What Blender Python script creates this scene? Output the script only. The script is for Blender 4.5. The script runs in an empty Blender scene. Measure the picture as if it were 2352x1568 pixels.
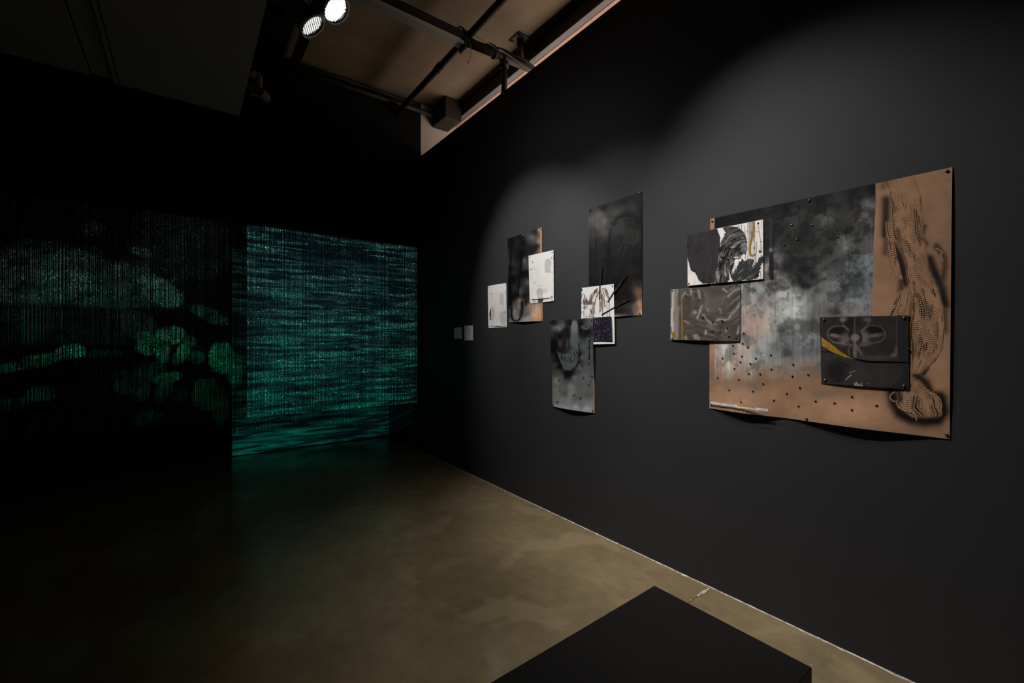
import bpy, bmesh, math, random
import numpy as np
from mathutils import Vector, Matrix

# ------------------------------------------------------------ camera / world / light
TH = math.radians(36.6); F = 1010.0; CX = 1176.0; HY = 781.0; H = 1.5
ST, CT = math.sin(TH), math.cos(TH)
XW = 2.56          # face of the long right wall
YC = 5.54          # plane of the bead curtain
YB = 6.69          # wall behind the curtain
ZC = 4.70          # ceiling
ZT = 3.99          # top of the right wall
sc = bpy.context.scene
col = sc.collection
cam_d = bpy.data.cameras.new('camera'); cam = bpy.data.objects.new('camera', cam_d); col.objects.link(cam)
cam.location = (0, 0, H); cam.rotation_euler = (math.pi/2, 0, -TH)
cam_d.sensor_width = 36; cam_d.lens = F/2352*36; cam_d.shift_y = -3/2352; cam_d.clip_start = .05
sc.camera = cam
sc.view_settings.view_transform = 'Standard'; sc.view_settings.look = 'None'
sc.view_settings.exposure = 0; sc.view_settings.gamma = 1; sc.view_settings.use_curve_mapping = False
world = bpy.data.worlds.new('world'); sc.world = world; world.use_nodes = True
world.node_tree.nodes['Background'].inputs[0].default_value = (.02, .02, .022, 1)
world.node_tree.nodes['Background'].inputs[1].default_value = .1
sc.cycles.max_bounces = 6

def spot(name, loc, target, power, size, blend, color=(1, 1, 1), soft=.03):
    l = bpy.data.lights.new(name, 'SPOT'); l.energy = power; l.spot_size = math.radians(size)
    l.spot_blend = blend; l.color = color; l.shadow_soft_size = soft
    o = bpy.data.objects.new(name, l); col.objects.link(o); o.location = loc
    o.rotation_euler = (Vector(target)-Vector(loc)).to_track_quat('-Z', 'Y').to_euler()
    return o
LAMPS = [((.780, 3.722, 4.0), (2.56, 3.0, 1.65)), ((.888, 3.446, 4.0), (2.56, 1.8, 1.15))]
def lamp_front(i, d=.06):
    a, b = map(Vector, LAMPS[i]); return a + (b-a).normalized()*d
WARM = (1.0, .965, .93)
spot('spot_light_beam', lamp_front(0), LAMPS[0][1], 225, 54, .85, WARM)
spot('spot_light_beam', lamp_front(1), LAMPS[1][1], 152, 54, .95, WARM)
spot('spot_light_beam', (.9, 1.9, 4.1), (2.56, .65, 1.0), 235, 62, 1, WARM)
spot('spot_light_beam', (1.35, 1.2, 4.1), (2.2, 1.8, 0), 145, 66, 1, WARM)  # unseen lamp added to brighten the floor beside the wall
nb = bpy.data.lights.new('next_room_lamp', 'AREA'); nb.energy = 36; nb.size = .5; nb.color = (1, .80, .66)
nbo = bpy.data.objects.new('next_room_lamp', nb); col.objects.link(nbo)
nbo.location = (3.75, 3.0, 3.72); nbo.rotation_euler = (math.pi, 0, 0); nb.shape = 'RECTANGLE'; nb.size = 1.0; nb.size_y = 4.5

# projectors: light whose colour depends on the direction it leaves in, like a film image
def img_light(name, P, target, power, size):
    o = spot(name, P, target, power, size, .05, soft=0.0)
    l = o.data; l.use_nodes = True; nt = l.node_tree; nt.nodes.clear()
    out = nt.nodes.new('ShaderNodeOutputLight'); em = nt.nodes.new('ShaderNodeEmission')
    nt.links.new(em.outputs[0], out.inputs[0])
    g = nt.nodes.new('ShaderNodeNewGeometry'); s = nt.nodes.new('ShaderNodeSeparateXYZ')
    nt.links.new(g.outputs['Incoming'], s.inputs[0])
    D = YC-P[1]
    def m(op, a, b=None, c=None, clamp=False):
        n = nt.nodes.new('ShaderNodeMath'); n.operation = op; n.use_clamp = clamp
        for i, v in enumerate((a, b, c)):
            if v is None: continue
            if isinstance(v, (int, float)): n.inputs[i].default_value = v
            else: nt.links.new(v, n.inputs[i])
        return n.outputs[0]
    X = m('MULTIPLY_ADD', m('DIVIDE', s.outputs[0], s.outputs[1]), D, P[0])
    Z = m('MULTIPLY_ADD', m('DIVIDE', s.outputs[2], s.outputs[1]), D, P[2])
    def vec(sx, sz, y=0):
        c = nt.nodes.new('ShaderNodeCombineXYZ')
        nt.links.new(m('MULTIPLY', X, sx), c.inputs[0]); nt.links.new(m('MULTIPLY', Z, sz), c.inputs[1]); c.inputs[2].default_value = y
        return c.outputs[0]
    def noise(sx, sz, y=0, det=3, dist=0, rough=.5):
        n = nt.nodes.new('ShaderNodeTexNoise'); n.inputs['Scale'].default_value = 1
        n.inputs['Detail'].default_value = det; n.inputs['Distortion'].default_value = dist; n.inputs['Roughness'].default_value = rough
        nt.links.new(vec(sx, sz, y), n.inputs['Vector']); return n.outputs[0]
    def mr(v, a, b, c=0, d=1):
        n = nt.nodes.new('ShaderNodeMapRange'); n.interpolation_type = 'SMOOTHSTEP'
        nt.links.new(v, n.inputs[0])
        for i, q in enumerate((a, b, c, d)): n.inputs[i+1].default_value = q
        return n.outputs[0]
    def mixc(f, a, b):
        n = nt.nodes.new('ShaderNodeMix'); n.data_type = 'RGBA'
        if isinstance(f, (int, float)): n.inputs[0].default_value = f
        else: nt.links.new(f, n.inputs[0])
        for i, q in ((6, a), (7, b)):
            if isinstance(q, tuple): n.inputs[i].default_value = (*q, 1)
            else: nt.links.new(q, n.inputs[i])
        return n.outputs[2]
    return dict(nt=nt, em=em, X=X, Z=Z, m=m, noise=noise, mr=mr, mixc=mixc)

def plane_y(x, y, Y):           # photo pixel -> point on plane Y
    u = (x-CX)/F; v = (HY-y)/F; d = Y/(CT-ST*u)
    return (d*(ST+CT*u), H+v*d)
def at_z(x, y, Z):
    u = (x-CX)/F; v = (HY-y)/F; d = (Z-H)/v
    return (d*(ST+CT*u), d*(CT-ST*u), Z)
def wallp(x, y):                # photo pixel -> (Y, Z) on the right wall
    u = (x-CX)/F; v = (HY-y)/F; d = XW/(ST+CT*u)
    return (d*(CT-ST*u), H+v*d)
def to_px(X, Y, Z):
    d = X*ST+Y*CT; r = X*CT-Y*ST
    return CX+F*r/d, HY-F*(Z-H)/d

# right projector: rippling water
PR = (.84, -2.26, 3.2)
e = img_light('projector_beam', PR, (1.5, YC, 1.6), 10000, 32)
n1 = e['noise'](2.0, 22, 3.1, 5, .5, .6); n2 = e['noise'](.8, 2.2, 7.7, 2, 0)
n3 = e['noise'](3.6, 40, 1.3, 3, .3)
wv = e['m']('ADD', e['m']('MULTIPLY', n1, .62), e['m']('ADD', e['m']('MULTIPLY', n2, .26), e['m']('MULTIPLY', n3, .2)))
w = e['mr'](wv, .50, .67)
tint = e['mixc'](e['mr'](e['Z'], .5, 2.6), (.004, .38, .25), (.085, .33, .29))
c = e['mixc'](w, (.006, .022, .03), tint)
c = e['mixc'](e['m']('MULTIPLY', e['mr'](wv, .60, .76), .5), c, (.12, .62, .48))
mask = e['m']('MULTIPLY', e['mr'](e['X'], .524, .534), e['mr'](e['X'], 2.52, 2.50))
mask = e['m']('MULTIPLY', mask, e['m']('MULTIPLY', e['mr'](e['Z'], .415, .425), e['mr'](e['Z'], 2.757, 2.75)))
e['nt'].links.new(c, e['em'].inputs[0]); e['nt'].links.new(mask, e['em'].inputs[1])

# left projector: pale rounded shapes on black
PL = (.69, 1.08, 3.2)
e = img_light('projector_beam', PL, (-.5, YC, 1.6), 2300, 75)
warp = e['m']('SUBTRACT', e['noise'](6, 6, 2, 5, 0, .65), .5); X, Z, m = e['X'], e['Z'], e['m']
acc = None
BL = [  # px centre, radii, tilt(deg), softness, strength
    (120, 700, 285, 128, 4, .30, .42), (365, 668, 34, 48, 50, .35, .95), (150, 640, 70, 50, 0, 1.0, .85),
    (287, 609, 15, 6, 0, .4, .5), (336, 623, 12, 9, 0, .3, .8), (328, 580, 30, 9, -10, .8, .4),
    (392, 770, 34, 20, 15, .3, .95), (330, 775, 18, 14, 0, .5, .6), (345, 795, 30, 20, 10, .4, .7), (373, 800, 18, 32, 0, .4, .9), (437, 783, 16, 13, 0, .25, .9),
    (418, 812, 15, 28, -25, .4, .9), (450, 820, 20, 14, 0, .5, .4), (510, 822, 30, 36, 0, .25, 1.0), (540, 850, 18, 36, 0, .6, .6),
    (478, 722, 46, 14, -28, .6, .38), (162, 807, 34, 16, 4, .35, 1.1), (95, 827, 48, 14, 12, .5, .62), (20, 845, 50, 12, 8, .6, .4),
    (230, 812, 60, 8, 0, .9, .12), (425, 560, 90, 90, 0, 1.0, .10), (215, 526, 26, 16, 0, .8, .12), (385, 868, 30, 14, 20, .6, .4)]
for (px, py, rx, ry, tl, so, st) in BL:
    cx, cz = plane_y(px, py, YC); ax, _ = plane_y(px+rx, py, YC); rX = ax-cx; _, az = plane_y(px, py-ry, YC); rZ = az-cz
    t = math.radians(tl); a1, a2 = math.cos(t)/rX, math.sin(t)/rX; b1, b2 = -math.sin(t)/rZ, math.cos(t)/rZ
    A = m('MULTIPLY_ADD', X, a1, m('MULTIPLY_ADD', Z, a2, -(cx*a1+cz*a2)))
    B = m('MULTIPLY_ADD', X, b1, m('MULTIPLY_ADD', Z, b2, -(cx*b1+cz*b2)))
    r = m('ADD', m('MULTIPLY', A, A), m('MULTIPLY_ADD', B, B, m('MULTIPLY', warp, 1.6)))
    v = e['mr'](r, 1+so, 1-so, 0, st)
    if rx > 200: v = m('MULTIPLY', v, e['mr'](Z, plane_y(150, 708, YC)[1], plane_y(150, 690, YC)[1]))
    acc = v if acc is None else m('MAXIMUM', acc, v)
acc = m('MULTIPLY', acc, e['mr'](X, plane_y(560, 800, YC)[0], plane_y(552, 800, YC)[0]))
acc = m('MULTIPLY', acc, e['mr'](Z, 2.757, 2.75))
acc = m('MULTIPLY', acc, e['mr'](e['noise'](7, 9, 5, 5, 0, .6), .34, .66, .22, .95))
tint = e['mixc'](e['mr'](Z, 1.2, 2.5), (.015, .44, .20), (.17, .32, .31))
e['nt'].links.new(tint, e['em'].inputs[0]); e['nt'].links.new(acc, e['em'].inputs[1])

# ------------------------------------------------------------ materials
def lin(c):
    c = np.asarray(c, float)/255.0
    return np.where(c <= .04045, c/12.92, ((c+.055)/1.055)**2.4)
def mat(name, color=(.5, .5, .5), rough=.6, metal=0, bump=0, bscale=60, var=0, vscale=5, spec=.5):
    ma = bpy.data.materials.new(name); ma.use_nodes = True; nt = ma.node_tree; p = nt.nodes['Principled BSDF']
    p.inputs['Base Color'].default_value = (*color, 1); p.inputs['Roughness'].default_value = rough
    p.inputs['Metallic'].default_value = metal; p.inputs['Specular IOR Level'].default_value = spec
    tc = nt.nodes.new('ShaderNodeTexCoord')
    if var:
        n = nt.nodes.new('ShaderNodeTexNoise'); n.inputs['Scale'].default_value = vscale; n.inputs['Detail'].default_value = 6
        nt.links.new(tc.outputs['Object'], n.inputs['Vector'])
        r = nt.nodes.new('ShaderNodeValToRGB'); r.color_ramp.elements[0].position = .3; r.color_ramp.elements[1].position = .7
        r.color_ramp.elements[0].color = (*[q*(1-var) for q in color], 1); r.color_ramp.elements[1].color = (*[min(1, q*(1+var)) for q in color], 1)
        nt.links.new(n.outputs[0], r.inputs[0]); nt.links.new(r.outputs[0], p.inputs['Base Color'])
    if bump:
        n = nt.nodes.new('ShaderNodeTexNoise'); n.inputs['Scale'].default_value = bscale; n.inputs['Detail'].default_value = 4
        nt.links.new(tc.outputs['Object'], n.inputs['Vector'])
        b = nt.nodes.new('ShaderNodeBump'); b.inputs['Strength'].default_value = bump; b.inputs['Distance'].default_value = .003
        nt.links.new(n.outputs[0], b.inputs['Height']); nt.links.new(b.outputs[0], p.inputs['Normal'])
    return ma
M = {}
M['wall'] = mat('black_wall_paint', (.031, .0312, .0338), .6, bump=.10, bscale=140, var=.07, vscale=2.2, spec=.3)
M['deep'] = mat('deep_black_paint', (.012, .013, .012), .9, bump=.2, var=.2, spec=.1)
M['back'] = mat('dark_grey_wall_paint', (.046, .046, .046), .8, var=.06, spec=.2)
M['white'] = mat('white_wall_paint', (.62, .56, .52), .8, var=.05)
M['ceil'] = mat('raw_concrete', (.30, .23, .155), .85, bump=.5, bscale=12, var=.22, vscale=1.6)
M['duct'] = mat('grey_painted_board', (.27, .26, .24), .7, var=.04, vscale=2)
M['steel'] = mat('dark_painted_steel', (.03, .024, .022), .55, var=.2)
M['flange'] = mat('grey_steel', (.16, .15, .17), .5, var=.1)
M['wood'] = mat('pine_timber', (.58, .36, .25), .7, var=.12, vscale=14)
M['black'] = mat('black_metal', (.016, .016, .017), .5)
M['alu'] = mat('grey_aluminium', (.6, .6, .6), .45, .3, var=.08)
M['cable'] = mat('black_cable', (.01, .01, .01), .6)
M['wcable'] = mat('pale_cable', (.42, .38, .33), .5)
M['bench'] = mat('black_satin_paint', (.010, .0095, .009), .5, var=.15, vscale=3, bump=.05, spec=.14)
M['pale'] = mat('pale_grout', (.55, .50, .44), .8, var=.5, vscale=30)
M['nail'] = mat('steel_pin_head', (.16, .14, .12), .3, .9)
M['dnail'] = mat('dark_pin_head', (.05, .05, .05), .35, .8)
M['pvc'] = mat('grey_plastic', (.22, .19, .18), .5)
M['rust'] = mat('brown_joint_filler', (.19, .085, .03), .8, var=.3, vscale=40)
def paper_mat(name, rough=.6, spec=.4):
    ma = bpy.data.materials.new(name); ma.use_nodes = True; nt = ma.node_tree; p = nt.nodes['Principled BSDF']
    a = nt.nodes.new('ShaderNodeVertexColor'); a.layer_name = 'Col'
    nt.links.new(a.outputs[0], p.inputs['Base Color']); p.inputs['Roughness'].default_value = rough
    p.inputs['Specular IOR Level'].default_value = spec
    tc = nt.nodes.new('ShaderNodeTexCoord'); n = nt.nodes.new('ShaderNodeTexNoise'); n.inputs['Scale'].default_value = 14; n.inputs['Detail'].default_value = 5
    nt.links.new(tc.outputs['Object'], n.inputs['Vector'])
    b = nt.nodes.new('ShaderNodeBump'); b.inputs['Strength'].default_value = .25; b.inputs['Distance'].default_value = .01
    nt.links.new(n.outputs[0], b.inputs['Height']); nt.links.new(b.outputs[0], p.inputs['Normal'])
    return ma
M['paper'] = paper_mat('painted_paper', .65, .12); M['sheen'] = paper_mat('sprayed_paper', .45, .12); M['matte'] = paper_mat('matte_paper', .85, .1)
# glitter: tiny facets of random colour
def glitter():
    ma = bpy.data.materials.new('black_glitter'); ma.use_nodes = True; nt = ma.node_tree; p = nt.nodes['Principled BSDF']
    tc = nt.nodes.new('ShaderNodeTexCoord'); v = nt.nodes.new('ShaderNodeTexVoronoi'); v.inputs['Scale'].default_value = 270
    nt.links.new(tc.outputs['Object'], v.inputs['Vector'])
    s = nt.nodes.new('ShaderNodeSeparateColor'); nt.links.new(v.outputs['Color'], s.inputs[0])
    r = nt.nodes.new('ShaderNodeValToRGB'); r.color_ramp.interpolation = 'CONSTANT'
    r.color_ramp.elements[0].color = (.012, .01, .02, 1); r.color_ramp.elements[1].position = .9; r.color_ramp.elements[1].color = (.06, .045, .09, 1)
    x = r.color_ramp.elements.new(.965); x.color = (.35, .25, .5, 1); x = r.color_ramp.elements.new(.992); x.color = (1, .95, .95, 1)  # rare pale and white facets put the sparkle into the base colour
    nt.links.new(s.outputs[0], r.inputs[0]); nt.links.new(r.outputs[0], p.inputs['Base Color']); p.inputs['Roughness'].default_value = .35
    return ma
M['glit'] = glitter()
# polished concrete floor
def floor_mat():
    ma = bpy.data.materials.new('polished_concrete'); ma.use_nodes = True; nt = ma.node_tree; p = nt.nodes['Principled BSDF']
    tc = nt.nodes.new('ShaderNodeTexCoord')
    def nz(s, d, dist=0, sc=(1, 1, 1)):
        mp = nt.nodes.new('ShaderNodeMapping'); mp.inputs['Scale'].default_value = sc; nt.links.new(tc.outputs['Object'], mp.inputs[0])
        n = nt.nodes.new('ShaderNodeTexNoise'); n.inputs['Scale'].default_value = s; n.inputs['Detail'].default_value = d; n.inputs['Distortion'].default_value = dist
        nt.links.new(mp.outputs[0], n.inputs['Vector']); return n.outputs[0]
    def ramp(v, a, b, ca, cb):
        r = nt.nodes.new('ShaderNodeValToRGB'); r.color_ramp.elements[0].position = a; r.color_ramp.elements[1].position = b
        r.color_ramp.elements[0].color = ca; r.color_ramp.elements[1].color = cb; nt.links.new(v, r.inputs[0]); return r.outputs[0]
    def mx(f, a, b, mode='MIX'):
        n = nt.nodes.new('ShaderNodeMix'); n.data_type = 'RGBA'; n.blend_type = mode
        for i, q in ((0, f), (6, a), (7, b)):
            if isinstance(q, float): n.inputs[i].default_value = q
            elif isinstance(q, tuple): n.inputs[i].default_value = q
            else: nt.links.new(q, n.inputs[i])
        return n.outputs[2]
    c = ramp(nz(1.7, 10, .15), .3, .7, (.215, .165, .089, 1), (.31, .237, .134, 1))
    c = mx(1.0, c, ramp(nz(11, 9, .2), .3, .7, (.88, .88, .88, 1), (1.06, 1.06, 1.06, 1)), 'MULTIPLY')
    worn = ramp(nz(2.3, 10, .5), .56, .62, (0, 0, 0, 1), (1, 1, 1, 1))
    brush = ramp(nz(60, 3, 0, (1, .12, 1)), .35, .65, (.95, .95, .95, 1), (1.04, 1.04, 1.04, 1))
    c = mx(1.0, c, brush, 'MULTIPLY')
    c = mx(mx(1.0, worn, (.35, .35, .35, 1), 'MULTIPLY'), c, (.42, .33, .19, 1))
    v = nt.nodes.new('ShaderNodeTexVoronoi'); v.inputs['Scale'].default_value = 9; nt.links.new(tc.outputs['Object'], v.inputs['Vector'])
    fl = ramp(v.outputs['Distance'], .018, .030, (1, 1, 1, 1), (0, 0, 0, 1))
    sp = nt.nodes.new('ShaderNodeSeparateColor'); nt.links.new(v.outputs['Color'], sp.inputs[0])
    pick = ramp(sp.outputs[0], .62, .66, (0, 0, 0, 1), (1, 1, 1, 1))
    c = mx(mx(1.0, fl, pick, 'MULTIPLY'), c, (.62, .60, .52, 1))
    for rz, seed in ((.6, 1.0), (-.35, 7.0), (1.9, 3.0)):     # fine scratches
        mp = nt.nodes.new('ShaderNodeMapping'); mp.inputs['Rotation'].default_value = (0, 0, rz); mp.inputs['Scale'].default_value = (1.1, 34, 1); mp.inputs['Location'].default_value = (seed, seed, 0)
        nt.links.new(tc.outputs['Object'], mp.inputs[0])
        vv = nt.nodes.new('ShaderNodeTexVoronoi'); vv.inputs['Scale'].default_value = 1.3; nt.links.new(mp.outputs[0], vv.inputs['Vector'])
        s1 = ramp(vv.outputs['Distance'], .05, .09, (1, 1, 1, 1), (0, 0, 0, 1)); s2 = nt.nodes.new('ShaderNodeSeparateColor'); nt.links.new(vv.outputs['Color'], s2.inputs[0])
        c = mx(mx(1.0, mx(1.0, s1, ramp(s2.outputs[1], .7, .8, (0, 0, 0, 1), (1, 1, 1, 1)), 'MULTIPLY'), (.4, .4, .4, 1), 'MULTIPLY'), c, (.42, .36, .24, 1))
    nt.links.new(c, p.inputs['Base Color'])
    r = ramp(nz(3, 6), .3, .7, (.12, .12, .12, 1), (.22, .22, .22, 1)); nt.links.new(r, p.inputs['Roughness'])
    p.inputs['Specular IOR Level'].default_value = .75
    b = nt.nodes.new('ShaderNodeBump'); b.inputs['Strength'].default_value = .04; b.inputs['Distance'].default_value = .004
    nt.links.new(nz(30, 4), b.inputs['Height']); nt.links.new(b.outputs[0], p.inputs['Normal'])
    return ma
M['floor'] = floor_mat()
def emit(name, color, s):
    ma = bpy.data.materials.new(name); ma.use_nodes = True; p = ma.node_tree.nodes['Principled BSDF']
    p.inputs['Emission Color'].default_value = (*color, 1); p.inputs['Emission Strength'].default_value = s; return ma
M['lamp'] = emit('lit_lamp_face', (1, 1, .97), 70)

# ------------------------------------------------------------ mesh helpers
def link(name, me, m, parent=None, smooth=False):
    o = bpy.data.objects.new(name, me); col.objects.link(o); me.materials.append(m)
    if parent: o.parent = parent
    if smooth: me.polygons.foreach_set('use_smooth', [True]*len(me.polygons))
    return o
def build(name, bm, m, parent=None, smooth=False):
    me = bpy.data.meshes.new(name); bm.normal_update(); bm.to_mesh(me); bm.free(); return link(name, me, m, parent, smooth)
def tag(o, label=None, cat=None, group=None, kind=None):
    for k, v in (('label', label), ('category', cat), ('group', group), ('kind', kind)):
        if v: o[k] = v
    return o
def empty(name, loc, label, cat, group=None):
    o = bpy.data.objects.new(name, None); col.objects.link(o); o.location = loc; o.empty_display_size = .1
    bpy.context.view_layer.update(); return tag(o, label, cat, group)
def keep(o, parent):                 # child built in world coordinates
    o.parent = parent; o.matrix_parent_inverse = Matrix.Translation(parent.location).inverted(); return o
def box(bm, x0, x1, y0, y1, z0, z1, bev=0):
    r = bmesh.ops.create_cube(bm, size=1, matrix=Matrix.Translation(((x0+x1)/2, (y0+y1)/2, (z0+z1)/2)) @ Matrix.Diagonal((x1-x0, y1-y0, z1-z0, 1)))
    if bev:
        es = {e for v in r['verts'] for e in v.link_edges}
        bmesh.ops.bevel(bm, geom=list(es), offset=bev, segments=2, affect='EDGES')
def boxo(name, b, m, bev=0):
    bm = bmesh.new(); box(bm, *b, bev=bev); return build(name, bm, m)
def struct(o): return tag(o, kind='structure')
def tube(bm, pts, r, seg=12, caps=True):
    pts = [Vector(p) for p in pts]; rings = []
    up = Vector((0, 0, 1))
    for i, p in enumerate(pts):
        d = (pts[min(i+1, len(pts)-1)]-pts[max(i-1, 0)]).normalized()
        a = d.cross(up if abs(d.z) < .95 else Vector((1, 0, 0))).normalized(); b = d.cross(a)
        rings.append([bm.verts.new(p+(a*math.cos(t)+b*math.sin(t))*r) for t in [2*math.pi*k/seg for k in range(seg)]])
    for q, s in zip(rings, rings[1:]):
        for k in range(seg): bm.faces.new((q[k], q[(k+1) % seg], s[(k+1) % seg], s[k]))
    if caps: bm.faces.new(rings[0][::-1]); bm.faces.new(rings[-1])
def lathe(bm, prof, seg=40):
    rings = []
    for r, z in prof:
        rings.append([bm.verts.new((r*math.cos(2*math.pi*k/seg), r*math.sin(2*math.pi*k/seg), z)) for k in range(seg)])
    for q, s in zip(rings, rings[1:]):
        for k in range(seg): bm.faces.new((q[k], q[(k+1) % seg], s[(k+1) % seg], s[k]))
def smooth_path(pts, n=8):
    P = [Vector(p) for p in pts]; out = []
    for i in range(len(P)-1):
        p0, p1, p2, p3 = P[max(i-1, 0)], P[i], P[i+1], P[min(i+2, len(P)-1)]
        for k in range(n):
            t = k/n; out.append(.5*((2*p1)+(p2-p0)*t+(2*p0-5*p1+4*p2-p3)*t*t+(3*p1-p0-3*p2+p3)*t**3))
    return out+[P[-1]]

# ------------------------------------------------------------ the room
struct(boxo('floor', (-3.3, 4.5, -3.7, 6.9, -.1, 0), M['floor']))
struct(boxo('ceiling', (-3.3, 4.5, -3.7, 6.9, ZC, ZC+.15), M['ceil']))
struct(boxo('wall_right', (XW, XW+.13, -3.7, 6.69, 0, ZT), M['wall']))
struct(boxo('wall_back', (-3.3, 4.5, YB, YB+.2, 0, ZC), M['back']))
struct(boxo('wall_left', (-3.4, -3.2, -3.7, 6.9, 0, ZC), M['deep']))
struct(boxo('wall_front', (-3.3, 4.5, -3.9, -3.7, 0, ZC), M['deep']))
struct(boxo('wall_far', (4.4, 4.6, -3.7, 6.9, 0, ZC), M['white']))
struct(boxo('wall_header', (-3.2, XW, YC-.02, YC+.12, 2.80, ZC), M['deep']))
bm = bmesh.new(); box(bm, XW, 4.4, YC-.02, YC+.12, ZT+.001, ZC); box(bm, XW+.132, 4.4, YC-.02, YC+.12, 0, ZT+.001)
struct(build('wall_beyond', bm, M['white']))
# pale ragged line where the wall meets the floor
bm = bmesh.new(); rnd = random.Random(3); y = -3.0; prev = None
while y < 5.3:
    wd = rnd.uniform(.0035, .009)*(1 if rnd.random() > .08 else 1.8); h = rnd.uniform(.001, .003)
    if y > 3.4: wd *= .5
    cur = [bm.verts.new((XW, y, 0.0005)), bm.verts.new((XW-wd, y, .0005)), bm.verts.new((XW-wd*.7, y, .0005+h)), bm.verts.new((XW, y, h+.002))]
    if prev:
        for k in range(3): bm.faces.new((prev[k], prev[k+1], cur[k+1], cur[k]))
    prev = cur; y += rnd.uniform(.01, .035)
struct(build('baseboard_right', bm, M['pale']))
# joint in the slab
bm = bmesh.new(); yj = wallp(1634, 1349)[0]
for k in range(40):
    x0 = XW-.012-k*.025; a = .0045+.0015*math.sin(k*1.7)
    box(bm, x0-.0255, x0, yj-a, yj+a, 0, .0008)
struct(build('trim_1', bm, M['rust']))
bm = bmesh.new()
for x0, x1, a in ((2.54, 2.50, .004), (2.50, 2.45, .010), (2.45, 2.41, .0035), (2.35, 2.33, .002)):
    box(bm, x1, x0, yj-a+.003, yj+a+.003, .0009, .0016)
struct(build('trim_2', bm, M['pale']))

# steel beam + timber behind the wall top
bm = bmesh.new(); box(bm, 2.99, 3.02, -3.6, 5.15, 4.53, ZC); box(bm, 2.985, 3.075, -3.6, 5.15, 4.515, 4.53)
sb = empty('steel_beam', (3.0, 0, 4.515), 'dark steel beam running along the ceiling above the black wall top', 'beam')
bm.free(); bm = bmesh.new(); box(bm, 2.99, 3.02, -3.6, 5.5, 4.53, ZC); keep(build('web', bm, M['steel']), sb)
bm = bmesh.new(); box(bm, 2.985, 3.054, -3.6, 5.5, 4.515, 4.53); f = keep(build('flange', bm, M['flange']), sb); f['label'] = 'grey bottom flange'
bm = bmesh.new()
for dx in (0, .035): bmesh.ops.create_cone(bm, cap_ends=True, segments=8, radius1=.006, radius2=.006, depth=.006, matrix=Matrix.Translation((3.005+dx, 2.2, 4.512)))
keep(build('bolt', bm, M['black']), sb)
bm = bmesh.new(); box(bm, 3.058, 3.25, -3.6, 5.45, 4.512, 4.57)
tag(build('timber_plank', bm, M['wood']), 'pale pine plank running behind the grey beam flange above the wall', 'plank')
bm = bmesh.new(); X0, Y0 = 2.73, 5.13; box(bm, X0, 2.97, Y0, YC-.022, 4.43, ZC-.002, bev=.006)
tag(build('junction_box', bm, M['steel']), 'dark square box on the white wall at the end of the beam', 'junction box')

# pipes
def pipe(name, pts, r, m, label, collars=()):
    root = empty(name, pts[0], label, 'pipe')
    bm = bmesh.new(); tube(bm, pts, r, 16); keep(build('pipe_run', bm, m, smooth=True), root)
    for c in collars:
        bm = bmesh.new(); a, b = c; tube(bm, [a, b], r*1.25, 16); keep(build('coupling', bm, m, smooth=True), root)
    return root
pipe('ceiling_pipe', [(2.22, -3.5, 4.47), (2.22, YC-.03, 4.47)], .034, M['black'], 'black pipe running under the ceiling towards the back, crossing the lighting track', [((2.22, 4.28, 4.47), (2.22, 4.38, 4.47))])
for i, (xx, lb) in enumerate(((.80, 'thick black rail near the boxed duct, left of the spotlights'), (.985, 'thick black rail passing behind the lit spotlights'))):
    root = empty('ceiling_rail', (xx, 3, 4.6), lb, 'rail', 'black ceiling rails')
    bm = bmesh.new(); box(bm, xx-.05+.012*i, xx+.05-.012*i, -3.5, YC-.03, 4.57, 4.66); keep(build('rail_body', bm, M['black']), root)
    bm = bmesh.new(); box(bm, xx-.03, xx+.03, 4.3, 4.36, 4.66, ZC); keep(build('bracket', bm, M['black']), root)
    bm = bmesh.new(); box(bm, xx-.03, xx+.03, 1.3, 1.36, 4.66, ZC); keep(build('bracket', bm, M['black']), root)
bm = bmesh.new(); box(bm, .25, .75, 4.66, 4.80, 4.52, 4.66, bev=.01); box(bm, .60, .745, 4.80, 5.42, 4.45, 4.66, bev=.01)
tag(build('rail_junction', bm, M['black']), 'black cross rail joining the boxed duct side to the leftmost ceiling rail', 'rail')
pipe('wall_pipe', [(.3, YC-.10, 4.58), (1.6, YC-.10, 4.55), (2.95, YC-.16, 4.53)], .032, M['black'], 'black pipe along the top of the back wall below the ceiling edge')
bm = bmesh.new(); tube(bm, [(.4, YC-.05, 4.655), (2.5, YC-.05, 4.655)], .02, 10)
tag(build('conduit', bm, M['steel'], smooth=True), 'thin dark conduit in the corner of ceiling and back wall', 'conduit')
# cross pipe carrying cables
cp = [(2.15, 3.73, 4.42), (3.05, 3.68, 4.42)]
cross = pipe('support_pipe', cp, .038, M['steel'], 'dark cross pipe continuing the lighting track over the wall top', [((2.52, 3.715, 4.42), (2.56, 3.713, 4.42)), ((2.62, 3.71, 4.42), (2.69, 3.705, 4.42))])
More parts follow.
